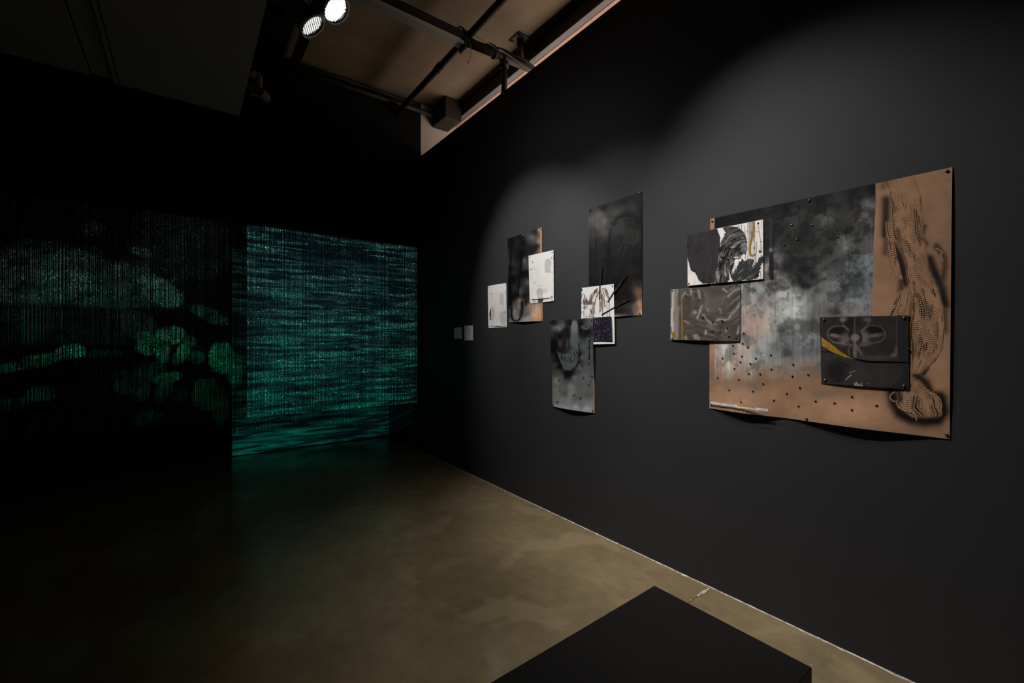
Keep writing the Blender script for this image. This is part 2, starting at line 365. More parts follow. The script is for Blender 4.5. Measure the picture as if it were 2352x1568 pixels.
# hanger
root = empty('pipe_hanger', (2.86, 3.70, ZC), 'dark ceiling plate with short post above the cross pipe', 'hanger')
bm = bmesh.new(); box(bm, 2.77, 2.95, 3.61, 3.79, ZC-.012, ZC, bev=.003); keep(build('ceiling_plate', bm, M['steel']), root)
bm = bmesh.new(); tube(bm, [(2.86, 3.70, ZC-.01), (2.86, 3.70, 4.46)], .036, 16); keep(build('post', bm, M['black'], smooth=True), root)
for dx, dy in ((-.065, -.065), (.065, -.065), (.065, .065), (-.065, .065)):
    bm = bmesh.new(); bmesh.ops.create_cone(bm, cap_ends=True, segments=6, radius1=.012, radius2=.012, depth=.012, matrix=Matrix.Translation((2.86+dx, 3.70+dy, ZC-.018))); keep(build('bolt', bm, M['black']), root)
root = empty('support_post', (2.66, 3.71, ZT), 'black upright post standing on the wall top under the cross pipe', 'post')
bm = bmesh.new(); tube(bm, [(2.655, 3.71, ZT), (2.655, 3.71, 4.375)], .030, 16); keep(build('post', bm, M['black'], smooth=True), root)
bm = bmesh.new(); tube(bm, [(2.655, 3.71, ZT), (2.655, 3.71, 4.07)], .038, 16); keep(build('sleeve', bm, M['black'], smooth=True), root)
bm = bmesh.new(); tube(bm, [(2.655, 3.71, 4.33), (2.655, 3.71, 4.378)], .046, 16); keep(build('clamp', bm, M['black'], smooth=True), root)
# lighting track
root = empty('lighting_track', (1.2, 3.75, 4.35), 'grey and black lighting track hanging under the concrete ceiling', 'lighting track')
bm = bmesh.new(); box(bm, .36, 2.18, 3.70, 3.80, 4.42, 4.50, bev=.004); keep(build('track_body', bm, M['black']), root)
bm = bmesh.new(); box(bm, .36, 2.17, 3.705, 3.795, 4.375, 4.418, bev=.003); box(bm, .36, 2.17, 3.698, 3.704, 4.372, 4.40); f = keep(build('lower_channel', bm, M['alu']), root); f['label'] = 'grey aluminium lower channel'
bm = bmesh.new(); box(bm, 2.172, 2.20, 3.69, 3.81, 4.34, 4.51, bev=.004); keep(build('end_cap', bm, M['black']), root)
bm = bmesh.new(); tube(bm, [(1.5, 3.75, 4.5), (1.5, 3.75, ZC)], .008, 8); keep(build('hanging_rod', bm, M['black']), root)
bm = bmesh.new(); tube(bm, [(.5, 3.75, 4.5), (.5, 3.75, ZC)], .008, 8); keep(build('hanging_rod', bm, M['black']), root)
# cables
def cable(pts, r, m, label):
    bm = bmesh.new(); tube(bm, smooth_path(pts), r, 8); return tag(build('cable', bm, m, smooth=True), label, 'cable')
cable([(2.12, 3.78, 4.53), (2.2, 3.8, 4.60), (2.30, 3.76, 4.50), (2.5, 3.69, 4.465), (2.62, 3.70, 4.50), (2.72, 3.66, 4.46), (2.85, 3.62, 4.44), (3.05, 3.64, 4.40)], .011, M['cable'], 'black cable lying on top of the dark cross pipe')
cable([(2.22, 3.69, 4.50), (2.38, 3.67, 4.47), (2.55, 3.68, 4.46), (2.70, 3.655, 4.43), (2.84, 3.625, 4.37), (2.98, 3.60, 4.34)], .005, M['wcable'], 'pale thin cable draped along the dark cross pipe to the wall top')
cable([(2.42, 3.68, 4.46), (2.48, 3.70, 4.50), (2.55, 3.67, 4.46), (2.50, 3.65, 4.43), (2.42, 3.67, 4.45)], .007, M['cable'], 'small black loop of cable tied to the cross pipe')
dc = cable([(2.20, 3.69, 4.44), (2.23, 3.68, 4.36), (2.235, 3.68, 4.27), (2.21, 3.68, 4.21)], .0025, M['wcable'], 'thin pale cable dangling beside the track end cap')
bm = bmesh.new(); tube(bm, [(2.212, 3.68, 4.212), (2.203, 3.68, 4.185)], .006, 8); build('plug', bm, M['wcable'], dc)
cable([(2.93, -1, 4.66), (2.95, 1.0, 4.66), (2.93, 2.0, 4.64), (2.96, 2.6, 4.67), (2.93, 3.5, 4.66), (2.96, 3.62, 4.62)], .008, M['cable'], 'thin dark cable running along the beam under the ceiling')

# boxed duct
c0 = at_z(550, 266, 3.30); xr, yr = c0[0], c0[1]
root = empty('boxed_duct', (xr-1, yr-2, 3.3), 'large dark grey boxed duct hanging in the upper left, with two seams', 'duct')
xs1 = at_z(275, 193, 3.3)[0]; xs2 = at_z(210, 175, 3.3)[0]
bm = bmesh.new(); box(bm, xs1, xr, -3.6, yr, 3.30, ZC-.001); keep(build('duct_panel', bm, M['duct']), root)
bm = bmesh.new(); box(bm, xs2, xs1-.008, -3.6, yr, 3.325, ZC-.001); keep(build('duct_panel', bm, M['duct']), root)
bm = bmesh.new(); box(bm, -3.19, xs2-.012, -3.6, yr, 3.312, ZC-.001); keep(build('duct_panel', bm, M['duct']), root)
bm = bmesh.new(); box(bm, xs1-.03, xs1-.008, -3.6, yr+.004, 3.30, 3.324); keep(build('seam_strip', bm, M['duct']), root)
# security camera on the side of the duct
px, pz = at_z(590, 200, 3.62)[0], 3.62; sy = at_z(590, 200, 3.62)[1]
S = Vector(at_z(590, 205, 3.51))
root = empty('security_camera', S, 'small grey camera on a bent bracket beside the duct edge', 'camera')
dR = Vector((CT, -ST, 0)); dU = Vector((0, 0, 1)); dF = Vector((-ST, -CT, 0))
def q(a, b, c=0): return S+dR*a+dU*b+dF*c
bm = bmesh.new(); tube(bm, smooth_path([q(-.02, .09, .04), q(.0, .12), q(.02, .09, 0), q(.02, .03), q(.02, -.01)]), .024, 14); keep(build('bracket', bm, M['pvc'], smooth=True), root)
bm = bmesh.new(); tube(bm, [q(.05, -.045, -.05), q(.05, -.045, .05)], .034, 20, caps=False); tube(bm, [q(.05, -.045, -.05), q(.05, -.045, .03)], .027, 20); keep(build('camera_body', bm, M['pvc'], smooth=True), root)
bm = bmesh.new(); tube(bm, [q(.05, -.045, .031), q(.05, -.045, .034)], .024, 20); keep(build('lens', bm, M['black']), root)
bm = bmesh.new(); tube(bm, [q(-.035, -.04, 0), q(.02, -.04, 0)], .018, 12); box(bm, *sum([[a-.018, a+.018] for a in q(-.035, .02, 0)], []), bev=.004)
keep(build('mount', bm, M['pvc']), root)
bm = bmesh.new(); tube(bm, [q(-.035, .02, 0), (xr-.004, (q(-.035, .02, 0)).y, (q(-.035, .02, 0)).z)], .012, 10); keep(build('mounting_arm', bm, M['pvc']), root)

# spotlights
def make_lamp(i, label):
    a, b = map(Vector, LAMPS[i]); root = empty('track_spotlight', a, label, 'spotlight', 'track spotlights')
    rot = (b-a).to_track_quat('Z', 'Y').to_matrix().to_4x4()
    def put(name, bm, m, smooth=False):
        bm.transform(rot); o = build(name, bm, m, root, smooth); return o
    R = .096
    bm = bmesh.new(); lathe(bm, [(.0, -.22), (.045, -.215), (.06, -.19), (.062, -.12), (R, -.05), (R+.008, 0), (R+.008, .045), (R, .045), (R-.003, .0), (R-.01, -.02)]); put('housing', bm, M['black'], True)
    bm = bmesh.new(); lathe(bm, [(R+.0085, .036), (R+.013, .040), (R+.013, .050), (R+.003, .052), (R+.0, .044)]); o = put('bezel', bm, M['alu'], True); o['label'] = 'grey rim ring'
    bm = bmesh.new(); lathe(bm, [(.0005, .004), (R*.55, .006), (R-.002, .010)]); put('lamp_face', bm, M['lamp'])
    bm = bmesh.new(); n = 11; s = 2*R/n
    for k in range(1, n):
        t = -R+k*s; L = math.sqrt(max(0, R*R-t*t))-.001
        box(bm, t-.0021, t+.0021, -L, L, .018, .028); box(bm, -L, L, t-.0021, t+.0021, .018, .028)
    put('louvre', bm, M['black'])
    # yoke and stem in world orientation
    up = Vector((a.x, 3.75, 4.37))-a
    bm = bmesh.new(); side = rot.to_3x3() @ Vector((1, 0, 0)); side = side-up.normalized()*side.dot(up.normalized()); side.normalize()
    k = rot.to_3x3() @ Vector((0, 0, -.09)); top = up*.5
    tube(bm, smooth_path([k+side*.095, k*.5+side*.1+top*.4, top+side*.05, top, top-side*.05, k*.5-side*.1+top*.4, k-side*.095], 5), .007, 8)
    build('yoke', bm, M['black'], root, True)
    bm = bmesh.new(); tube(bm, [top, up-Vector((0, 0, .025))], .012, 10); build('stem', bm, M['black'], root, True)
    bm = bmesh.new(); box(bm, up.x-.06, up.x+.06, up.y-.03, up.y+.03, up.z-.05, up.z-.001, bev=.004); build('track_adapter', bm, M['black'], root)
make_lamp(0, 'lit round spotlight with square louvre, lower and leftmost of the pair')
make_lamp(1, 'lit round spotlight cut by the top edge, upper right of the pair')

# bench
zb = .45
def fb(x, y): p = at_z(x, y, zb); return Vector((p[0], p[1], 0))
A, B, C_ = fb(1503, 1344), fb(1865, 1532), fb(1124, 1568); d = (C_-A).normalized(); L = 1.7
Dd = A+d*L; E = B+d*L
bm = bmesh.new(); lo = [bm.verts.new((p.x, p.y, .002)) for p in (A, B, E, Dd)]; hi = [bm.verts.new((p.x, p.y, zb)) for p in (A, B, E, Dd)]
bm.faces.new(lo); bm.faces.new(hi[::-1])
for k in range(4): bm.faces.new((lo[k], hi[k], hi[(k+1) % 4], lo[(k+1) % 4]))
bmesh.ops.recalc_face_normals(bm, faces=bm.faces); bmesh.ops.bevel(bm, geom=bm.edges[:], offset=.002, segments=2, affect='EDGES')
tag(build('bench', bm, M['bench']), 'solid black rectangular gallery bench on the floor by the wall', 'bench')

# ------------------------------------------------------------ bead curtain
rg = np.random.default_rng(5)
root = empty('bead_curtain', (.7, YC, 2.78), 'long dark curtain of hanging bead strands with green light falling on it', 'bead curtain')
bm = bmesh.new(); tube(bm, [(-2.0, YC+.0, 2.775), (XW-.005, YC, 2.775)], .014, 10); keep(build('curtain_rail', bm, M['black'], smooth=True), root)
xs = np.arange(-1.75, XW-.01, .0115); zs = np.arange(.662, 2.757, .0098)
ns, nz_ = len(xs), len(zs)
GX = np.repeat((xs+rg.normal(0, .0017, ns))[:, None], nz_, 1)+rg.normal(0, .0006, (ns, nz_))
GX = GX+(.0015*np.sin(zs[None, :]*2.3+rg.uniform(0, 6, ns)[:, None]))
GY = YC+rg.normal(0, .005, ns)[:, None]+rg.normal(0, .0006, (ns, nz_))
GZ = zs[None, :]+rg.uniform(-.004, .004, ns)[:, None]+0*GX
rad = .0052*(1+rg.normal(0, .10, (ns, nz_)))
keepm = rg.random((ns, nz_)) > .03
P0 = np.stack([GX, GY, GZ], -1)[keepm]; R0 = rad[keepm]
oct_ = np.array([(1, 0, 0), (0, -1, 0), (-1, 0, 0), (0, 1, 0), (0, 0, 1.05), (0, 0, -1.05)])
ang = rg.uniform(0, 1.57, len(P0)); ca, sa = np.cos(ang)[:, None], np.sin(ang)[:, None]
ox = oct_[None, :, 0]*ca-oct_[None, :, 1]*sa; oy = oct_[None, :, 0]*sa+oct_[None, :, 1]*ca; oz = np.repeat(oct_[None, :, 2], len(P0), 0)
V = P0[:, None, :]+np.stack([ox, oy, oz], -1)*R0[:, None, None]
tri = np.array([(0, 1, 4), (1, 2, 4), (2, 3, 4), (3, 0, 4), (1, 0, 5), (2, 1, 5), (3, 2, 5), (0, 3, 5)])[:, ::-1]
TR = (np.arange(len(P0))[:, None, None]*6+tri[None]).reshape(-1)
stc = (.5+.7*rg.random(ns)**2)[:, None]*np.ones((1, nz_))
kind = rg.random((ns, nz_)); br = (.13+.13*rg.random((ns, nz_)))*stc
br = np.where(kind > .86, .40*stc, br); br = np.where(kind > .955, .85, br)
cc = np.stack([br, br*1.0, br*1.0], -1)
cc[kind > .972] = (.95, .95, .95); cc[kind > .988] = (.95, .75, .25); cc[kind > .994] = (.9, .5, .35)  # sparkle put into colour as near-white beads; yellow and orange are bead colours
cc = cc[keepm]
def arrays_mesh(name, V, tris_flat, per, cols=None):
    me = bpy.data.meshes.new(name); nv = len(V); nf = len(tris_flat)//per
    me.vertices.add(nv); me.vertices.foreach_set('co', np.ascontiguousarray(V, dtype=np.float32).ravel())
    me.loops.add(nf*per); me.loops.foreach_set('vertex_index', np.ascontiguousarray(tris_flat, dtype=np.int32))
    me.polygons.add(nf); me.polygons.foreach_set('loop_start', np.arange(0, nf*per, per, dtype=np.int32))
    me.update(calc_edges=True)
    if cols is not None:
        at = me.color_attributes.new('Col', 'FLOAT_COLOR', 'POINT')
        ca_ = np.ones((nv, 4), np.float32); ca_[:, :3] = cols; at.data.foreach_set('color', ca_.ravel())
    me.validate(); return me
me = arrays_mesh('beads', V.reshape(-1, 3), TR, 3, np.repeat(cc, 6, 0))
bmt = bpy.data.materials.new('glass_beads'); bmt.use_nodes = True; nt = bmt.node_tree; p = nt.nodes['Principled BSDF']
a = nt.nodes.new('ShaderNodeVertexColor'); a.layer_name = 'Col'; nt.links.new(a.outputs[0], p.inputs['Base Color']); p.inputs['Roughness'].default_value = .5
o = keep(link('beads', me, bmt), root); o['kind'] = 'stuff'
V2 = []; T2 = []
for k in range(ns):           # thin threads
    x, yy = xs[k], YC; w2 = .0006; b = len(V2)
    V2 += [(x-w2, yy, .655), (x+w2, yy, .655), (x+w2, yy, 2.765), (x-w2, yy, 2.765), (x, yy-w2, .655), (x, yy+w2, .655), (x, yy+w2, 2.765), (x, yy-w2, 2.765)]
    T2 += [b, b+1, b+2, b+3, b+4, b+5, b+6, b+7]
o = keep(link('threads', arrays_mesh('threads', np.array(V2), np.array(T2), 4), M['cable']), root); o['kind'] = 'stuff'

# ------------------------------------------------------------ painting toolkit
_tab = np.random.default_rng(11).random((64, 256, 256))
def vn(u, v, seed=0):
    T = _tab[seed % 64]; iu = np.floor(u).astype(int); iv = np.floor(v).astype(int); fu = u-iu; fv = v-iv
    fu = fu*fu*(3-2*fu); fv = fv*fv*(3-2*fv); i0, i1, j0, j1 = iu & 255, (iu+1) & 255, iv & 255, (iv+1) & 255
    return (T[i0, j0]*(1-fu)+T[i1, j0]*fu)*(1-fv)+(T[i0, j1]*(1-fu)+T[i1, j1]*fu)*fv
def fbm(u, v, o=4, seed=0, g=.55):
    s = 0; a = 1; t = 0
    for k in range(o): s = s+a*vn(u*2**k+17.3*k, v*2**k+5.1*k, seed+k); t += a; a *= g
    return s/t
def ss(x, a, b): t = np.clip((x-a)/(b-a), 0, 1); return t*t*(3-2*t)
def mixm(C, c, m): c = np.asarray(c, float); return C*(1-m[..., None])+c*m[..., None]
def pdist(X, Y, pts):
    D = np.full(X.shape, 1e9)
    for (x0, y0), (x1, y1) in zip(pts, pts[1:]):
        dx, dy = x1-x0, y1-y0; t = np.clip(((X-x0)*dx+(Y-y0)*dy)/(dx*dx+dy*dy+1e-9), 0, 1)
        D = np.minimum(D, np.hypot(X-x0-t*dx, Y-y0-t*dy))
    return D
def inpoly(X, Y, pts):
    r = np.zeros(X.shape, bool); n = len(pts)
    for i in range(n):
        x0, y0 = pts[i]; x1, y1 = pts[(i+1) % n]
        if y0 == y1: continue
        r ^= ((y0 > Y) != (y1 > Y)) & (X < (x1-x0)*(Y-y0)/(y1-y0)+x0)
    return r
def pmask(X, Y, pts, soft=1.0):
    d = pdist(X, Y, list(pts)+[pts[0]]); s = np.where(inpoly(X, Y, pts), d, -d); return ss(s, -soft, soft)
def ell(X, Y, cx, cy, rx, ry, soft=.3, rot=0):
    t = math.radians(rot); a = ((X-cx)*math.cos(t)+(Y-cy)*math.sin(t))/rx; b = (-(X-cx)*math.sin(t)+(Y-cy)*math.cos(t))/ry
    return 1-ss(np.sqrt(a*a+b*b), 1-soft, 1+soft)
def ring(X, Y, cx, cy, rx, ry, w, rot=0):
    t = math.radians(rot); a = ((X-cx)*math.cos(t)+(Y-cy)*math.sin(t))/rx; b = (-(X-cx)*math.sin(t)+(Y-cy)*math.cos(t))/ry
    return np.exp(-((np.sqrt(a*a+b*b)-1)/w)**2)
def field(X, Y, pts, p=3.0, eps=110):     # blend control colours
    W_ = 0; C = 0
    for x, y, c in pts:
        w = 1/((X-x)**2+(Y-y)**2+eps)**(p/2); W_ = W_+w; C = C+w[..., None]*np.asarray(c if not isinstance(c, (int, float)) else (c, c, c), float)
    C = C/W_[..., None]; L = C.mean(-1, keepdims=True); return C*np.clip(L/62, .25, 1.6)**.33
def lerp_curve(y, pts):
    return np.interp(y, [p[0] for p in pts], [p[1] for p in pts])

def sheet(name, corners, n, m, paint, off, mt, K=.7, relief=0, ragged=0, parent=None, seed=0, thick=0):
    """paper pinned to the wall: corners are TL,TR,BR,BL; paint works on the photo's own unit so strokes keep their place on the paper"""
    cw = [np.array(wallp(*c)) for c in corners]
    S, T = np.meshgrid(np.linspace(0, 1, n), np.linspace(0, 1, m))
    if ragged:
        rgd = ragged
        Sx = S+((S == 1)*(vn(T*38, T*0, seed)-.5)*rgd if ragged > 0 else (S == 0)*(vn(T*38, T*0, seed)-.5)*rgd)
    else: Sx = S
    P = ((1-Sx)*(1-T))[..., None]*cw[0]+(Sx*(1-T))[..., None]*cw[1]+(Sx*T)[..., None]*cw[2]+((1-Sx)*T)[..., None]*cw[3]
    Y, Z = P[..., 0], P[..., 1]; PX, PY = to_px(XW, Y, Z)
    r = paint(PX, PY, Y, Z, S, T); Cc, hgt = r if isinstance(r, tuple) else (r, 0)
    alb = np.clip(lin(np.clip(Cc, 0, 255))/K, .004, .86)
    o_ = off(S, T)+hgt*relief+0*S
    V = np.stack([XW-o_, Y, Z], -1).reshape(-1, 3)
    idx = np.arange(n*m).reshape(m, n)
    Q = np.stack([idx[:-1, :-1], idx[:-1, 1:], idx[1:, 1:], idx[1:, :-1]], -1).reshape(-1)
    me = arrays_mesh(name, V, Q, 4, alb.reshape(-1, 3))
    ob = link(name, me, mt, None, False)
    me.polygons.foreach_set('use_smooth', np.ones(len(me.polygons), dtype=bool))
    if thick:
        md = ob.modifiers.new('thickness', 'SOLIDIFY'); md.thickness = thick; md.offset = 1 if False else -1
    if parent: keep(ob, parent)
    ob['_c'] = 0; del ob['_c']
    return ob
_pinme = {}
def pins(parent, pts, offx, r=.0055, m='dnail', name='pin'):
    key = (r, m)
    if key not in _pinme:
        bm = bmesh.new(); bmesh.ops.create_uvsphere(bm, u_segments=12, v_segments=8, radius=r, matrix=Matrix.Diagonal((.65, 1, 1, 1)))
        bmesh.ops.create_cone(bm, cap_ends=True, segments=8, radius1=r*.25, radius2=r*.25, depth=.003, matrix=Matrix.Translation((.0015, 0, 0)) @ Matrix.Rotation(math.pi/2, 4, 'Y'))
        me = bpy.data.meshes.new('pin'); bm.to_mesh(me); bm.free(); me.materials.append(M[m]); me.polygons.foreach_set('use_smooth', [True]*len(me.polygons)); _pinme[key] = me
    for x, y in pts:
        yy, zz = wallp(x, y); o = bpy.data.objects.new(name, _pinme[key]); col.objects.link(o)
        ox = offx(x, y) if callable(offx) else offx
        o.location = (XW-ox-r*.45, yy, zz); o.parent = parent; o.matrix_parent_inverse = Matrix.Translation(parent.location).inverted()
def piece(name, corners, label, cat):
    yy, zz = wallp(*corners[3]); return empty(name, (XW, yy, zz), label, cat)

# ------------------------------------------------------------ the large kraft paper
def Z3(x, y): return (1520+x/4.9, 480+y/4.9)
def Z4(x, y): return (1860+x/4.9, 700+y/4.9)
def Z5(x, y): return (1980+x/4.126, 370+y/4.126)
def Z6(x, y): return (1600+x/5.88, 780+y/5.88)
def Z8(x, y): return (1700+x/4.354, 400+y/4.354)
BIG = [(1632, 503), (2188, 384), (2182, 1008), (1630, 937)]
def paint_big(X, Y, yw, zw, S, T):
    n = fbm(yw*7, zw*7, 5, 1); nf = fbm(yw*30, zw*30, 4, 3)
    C = np.zeros(X.shape+(3,))+np.array((129, 99, 77.)); C = C*(.86+.28*n[..., None])*(.95+.1*nf[..., None])
    # greyish smudges low on the kraft
    sm = ss(fbm(yw*5+3, zw*9, 4, 7), .45, .75)*ss(Y, 820, 870)*(1-ss(X, 1990, 2060))*ss(.0+fbm(yw*11, zw*16, 4, 9), .35, .6)
    C = mixm(C, (98, 84, 76), sm*.75)
    # sprayed field
    wx = X+26*(fbm(yw*9, zw*9, 5, 12)-.5)+16*(fbm(yw*40, zw*40, 3, 13)-.5); wy = Y+30*(fbm(yw*9+9, zw*9, 5, 14)-.5)+16*(fbm(yw*40+3, zw*40, 3, 19)-.5)
    pts = [(1650, 510, 14), (1720, 490, 15), (1800, 465, 18), (1880, 450, 22), (1960, 440, 26), (2005, 430, 22), (1780, 520, 30), (1760, 560, 22), (1700, 540, 16),
           (1830, 500, 52), (1850, 530, 34), (1800, 545, 42), (1870, 480, 30), (1880, 560, 44), (1820, 580, 46), (1905, 500, 74), (1930, 480, 44), (1960, 470, 40), (1990, 470, 88),
           (1990, 500, 78), (2000, 560, 96), (1950, 520, 58), (1920, 545, 40), (1955, 560, 92), (1810, 605, 26), (1822, 595, 30), (1850, 610, 44), (1840, 640, 28), (1870, 600, 52), (1860, 630, 46),
           (1780, 590, 92), (1770, 620, 104), (1790, 650, 92), (1810, 690, (136, 137, 132)), (1830, 700, (146, 147, 141)), (1800, 720, (130, 133, 130)), (1830, 730, (120, 124, 122)), (1850, 690, (92, 98, 100)),
           (1880, 660, 78), (1910, 640, 96), (1920, 680, 110), (1950, 640, (72, 80, 84)), (1955, 670, (78, 86, 90)), (1985, 640, (70, 80, 86)), (2000, 610, (76, 88, 94)), (1990, 700, 98), (1960, 720, 92), (1920, 715, 62),
           (1890, 700, 76), (1870, 740, 84), (1740, 670, (98, 104, 104)), (1760, 700, 92), (1720, 700, (120, 104, 98)), (1730, 740, (132, 104, 92)), (1760, 740, (128, 124, 118)), (1710, 690, (112, 116, 112)),
           (1780, 760, (118, 120, 116)), (1800, 770, (72, 78, 80)), (1830, 780, (74, 80, 82)), (1815, 750, 92), (1860, 770, 96), (1870, 800, (62, 70, 74)), (1820, 810, (68, 76, 80)), (1790, 800, 84), (1750, 790, (120, 122, 118)),
           (1700, 800, (134, 118, 108)), (1660, 795, (128, 130, 124)), (1650, 820, (122, 126, 122)), (1690, 820, (132, 130, 124)), (1740, 820, (112, 116, 114)), (1780, 830, (98, 104, 106)), (1840, 830, (96, 100, 102)), (1880, 830, (84, 92, 96))]
    G = field(wx, wy, pts, 2.8)*(.8+.4*fbm(yw*26, zw*14, 5, 44)[..., None])
    pb = ss(fbm(yw*14, zw*14, 4, 21), .50, .66)*ss(Y, 480, 520)
    G = G*(1-.30*pb[..., None]); G = G*(1-.32*(ss(fbm(yw*36, zw*36, 4, 23), .50, .70)*ss(Y, 440, 480)*(1-ss(Y, 640, 760)))[..., None])
    weave = (np.sin(yw*2*np.pi/.0055)*.5+.5)*(np.sin(zw*2*np.pi/.0050)*.5+.5)*ss(fbm(yw*16, zw*16, 3, 24), .52, .66)
    G = G*(1-.30*weave[..., None])
    strk = fbm(yw*160, zw*6, 3, 27); G = G*(.86+.28*strk[..., None])
    rb = ss(fbm(yw*22, zw*5, 3, 29), .50, .68)*ss(Y, 690, 740)*(1-ss(X, 1740, 1800)); G = mixm(G, (150, 112, 96), rb*.5); gm_ = G.mean(-1, keepdims=True); G = (gm_+(G-gm_)*.7)*1.06
    xr_ = lerp_curve(Y, [(380, 2011), (470, 2012), (560, 2007), (725, 2003), (900, 2002)])
    mk = ss(X, 1641.4+.4*(strk-.5), 1643)*(1-ss(X, xr_-1, xr_+1))
    fade = 862-10*ss(X, 1700, 1900)+46*(fbm(yw*16, zw*12, 5, 31)-.5)+10*(strk-.5)
    mk = mk*(1-ss(Y, fade-44, fade+22))
    C = mixm(C, G, mk)
    # --- stencilled strings of beads sprayed in black
    K = np.array((16, 13, 11.)); kr = np.array((134, 102, 77.))
    D = np.zeros(X.shape)
    def sp(pts, r, s):
        nonlocal D
        D = np.maximum(D, s*np.exp(-(pdist(X, Y, pts)/r)**2))
    sp([(2036, 460), (2035, 500), (2034, 540)], 10, .8); sp([(2036, 545), (2034, 580)], 8, .45)
    sp([(2052, 565), (2066, 590), (2074, 615), (2080, 650)], 10, .85); sp([(2072, 640), (2070, 668)], 8, .6)
    sp([(2136, 596), (2150, 630), (2164, 660), (2172, 700)], 11, .9); sp([(2164, 660), (2170, 620)], 8, .6); sp([(2152, 566), (2170, 590), (2172, 615)], 8, .6)
    sp([(2124, 520), (2117, 545), (2128, 560)], 6, .5); sp([(2036, 400), (2044, 425)], 7, .5); sp([(2032, 395), (2030, 430)], 8, .3)
    sp([(2172, 700), (2172, 760)], 8, .5); sp([(2098, 690), (2092, 740)], 6, .5)
    sp([(2130, 705), (2140, 730), (2150, 760)], 9, .6); sp([(2096, 760), (2100, 790)], 7, .8); sp([(2150, 760), (2146, 790)], 8, .4)
    sp([(2100, 862), (2122, 858), (2130, 845)], 5, .8); sp([(2108, 864), (2128, 880), (2140, 905), (2162, 908)], 10, .9)
    sp([(2048, 896), (2054, 925), (2068, 948), (2095, 962), (2125, 967), (2155, 964), (2170, 945), (2164, 915)], 13, .98)
    sp([(2064, 900), (2072, 930)], 7, .7)
    D = np.clip(D*(.85+.3*nf), 0, 1)
    C = mixm(C, K, D)
    def bundle(cl, cr, N, y0, y1, amt, seed, pitch=5.0):
        nonlocal C
        a = lerp_curve(Y, cl); b = lerp_curve(Y, cr); v = (X-a)/np.maximum(b-a, 1)
        inside = ss(v, -.02, .02)*(1-ss(v, .98, 1.02))*ss(Y, y0, y0+8)*(1-ss(Y, y1-8, y1))
        wob = v*N+1.5*(fbm(v*3+seed, Y/45, 3, seed)-.5)*2
        si = np.floor(wob); fr = wob-si
        ph = Y/pitch+_tab[seed % 64][si.astype(int) & 255, 7]
        bx = np.abs(fr-.5)*2; by = np.abs((ph % 1)-.5)*2
        bead = 1-ss(np.sqrt(bx**2+by**2), .70, .95)
        gap = ss(by, .50, .80)*(1-ss(bx, .45, .85))
        nn_ = fbm(v*4.5+seed, Y/30, 4, seed+3); top_ = .35+.65*ss(Y, 430, 520)
        d1 = ss(nn_, .42, .62)*top_*(.4+.6*_tab[(seed+8) % 64][si.astype(int) & 255, np.floor(ph).astype(int) & 255]); d2 = np.clip(ss(fbm(v*5+seed+9, Y/42, 4, seed+5), .55, .64)+ss(np.abs(v-.5), .42, .50)*.8, 0, 1)*top_
        m_ = inside*np.clip(np.maximum(gap*d1, (1-bead)*d2)*amt*.8, 0, 1)
        C = mixm(C, kr*(.92+.16*nf[..., None]), inside*np.clip(.72*bead+.35, 0, 1))
        C = mixm(C, K, m_)
    L1 = [(390, 2034), (420, 2040), (467, 2048), (540, 2052), (593, 2080), (637, 2083), (685, 2093), (740, 2092), (800, 2094), (860, 2096)]
    R1 = [(390, 2096), (455, 2117), (540, 2124), (588, 2131), (624, 2136), (661, 2154), (709, 2170), (750, 2172), (800, 2166), (830, 2150), (862, 2112)]
    bundle(L1, R1, 15, 392, 862, 1.5, 2)
    bundle([(500, 2033), (527, 2034), (600, 2043), (640, 2050)], [(500, 2046), (527, 2048), (600, 2064), (640, 2074)], 4, 505, 645, 1.2, 5)
    bundle([(655, 2070), (725, 2043)], [(655, 2092), (725, 2078)], 5, 662, 728, 1.2, 6)
    bundle([(870, 2100), (900, 2072), (935, 2066), (962, 2100)], [(870, 2112), (890, 2128), (910, 2158), (950, 2166), (962, 2158)], 13, 868, 962, 1.4, 9, 4.5)
    def string(pts, r=2.3):
        nonlocal C
        acc = 0
        for (x0, y0), (x1, y1) in zip(pts, pts[1:]):
            L = math.hypot(x1-x0, y1-y0); k = acc
            while k < L:
                C = mixm(C, kr, 1-ss(np.hypot(X-x0-(x1-x0)*k/L, Y-y0-(y1-y0)*k/L), r*.7, r)); k += 4.6
            acc = k-L
    for s in ([(2054, 900), (2046, 906), (2044, 914), (2052, 921), (2064, 921)], [(2060, 926), (2066, 936), (2080, 942), (2094, 944), (2104, 954), (2106, 964)], [(2070, 924), (2072, 934), (2086, 940)],
              [(2138, 902), (2150, 906), (2160, 916), (2164, 930), (2160, 944)], [(2146, 912), (2156, 922), (2158, 934)], [(2152, 571), (2160, 575), (2166, 580), (2160, 588), (2166, 596), (2164, 602)]): string(s)
    # paler streak painted along a fold crease
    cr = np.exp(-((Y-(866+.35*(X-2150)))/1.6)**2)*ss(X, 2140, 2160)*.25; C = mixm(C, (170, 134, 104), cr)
    # drips of pale paint
    for x, y, r in ((1700, 937, 2.2), (1718, 941.5, 2), (1709, 944, 1.6), (1716, 945.5, 1.6), (1744, 942, 1.6)): C = mixm(C, (150, 156, 150), ell(X, Y, x, y, r, r, .3))
    C = mixm(C, (120, 108, 102), ss(T, .985, 1.)*.3)
    return C
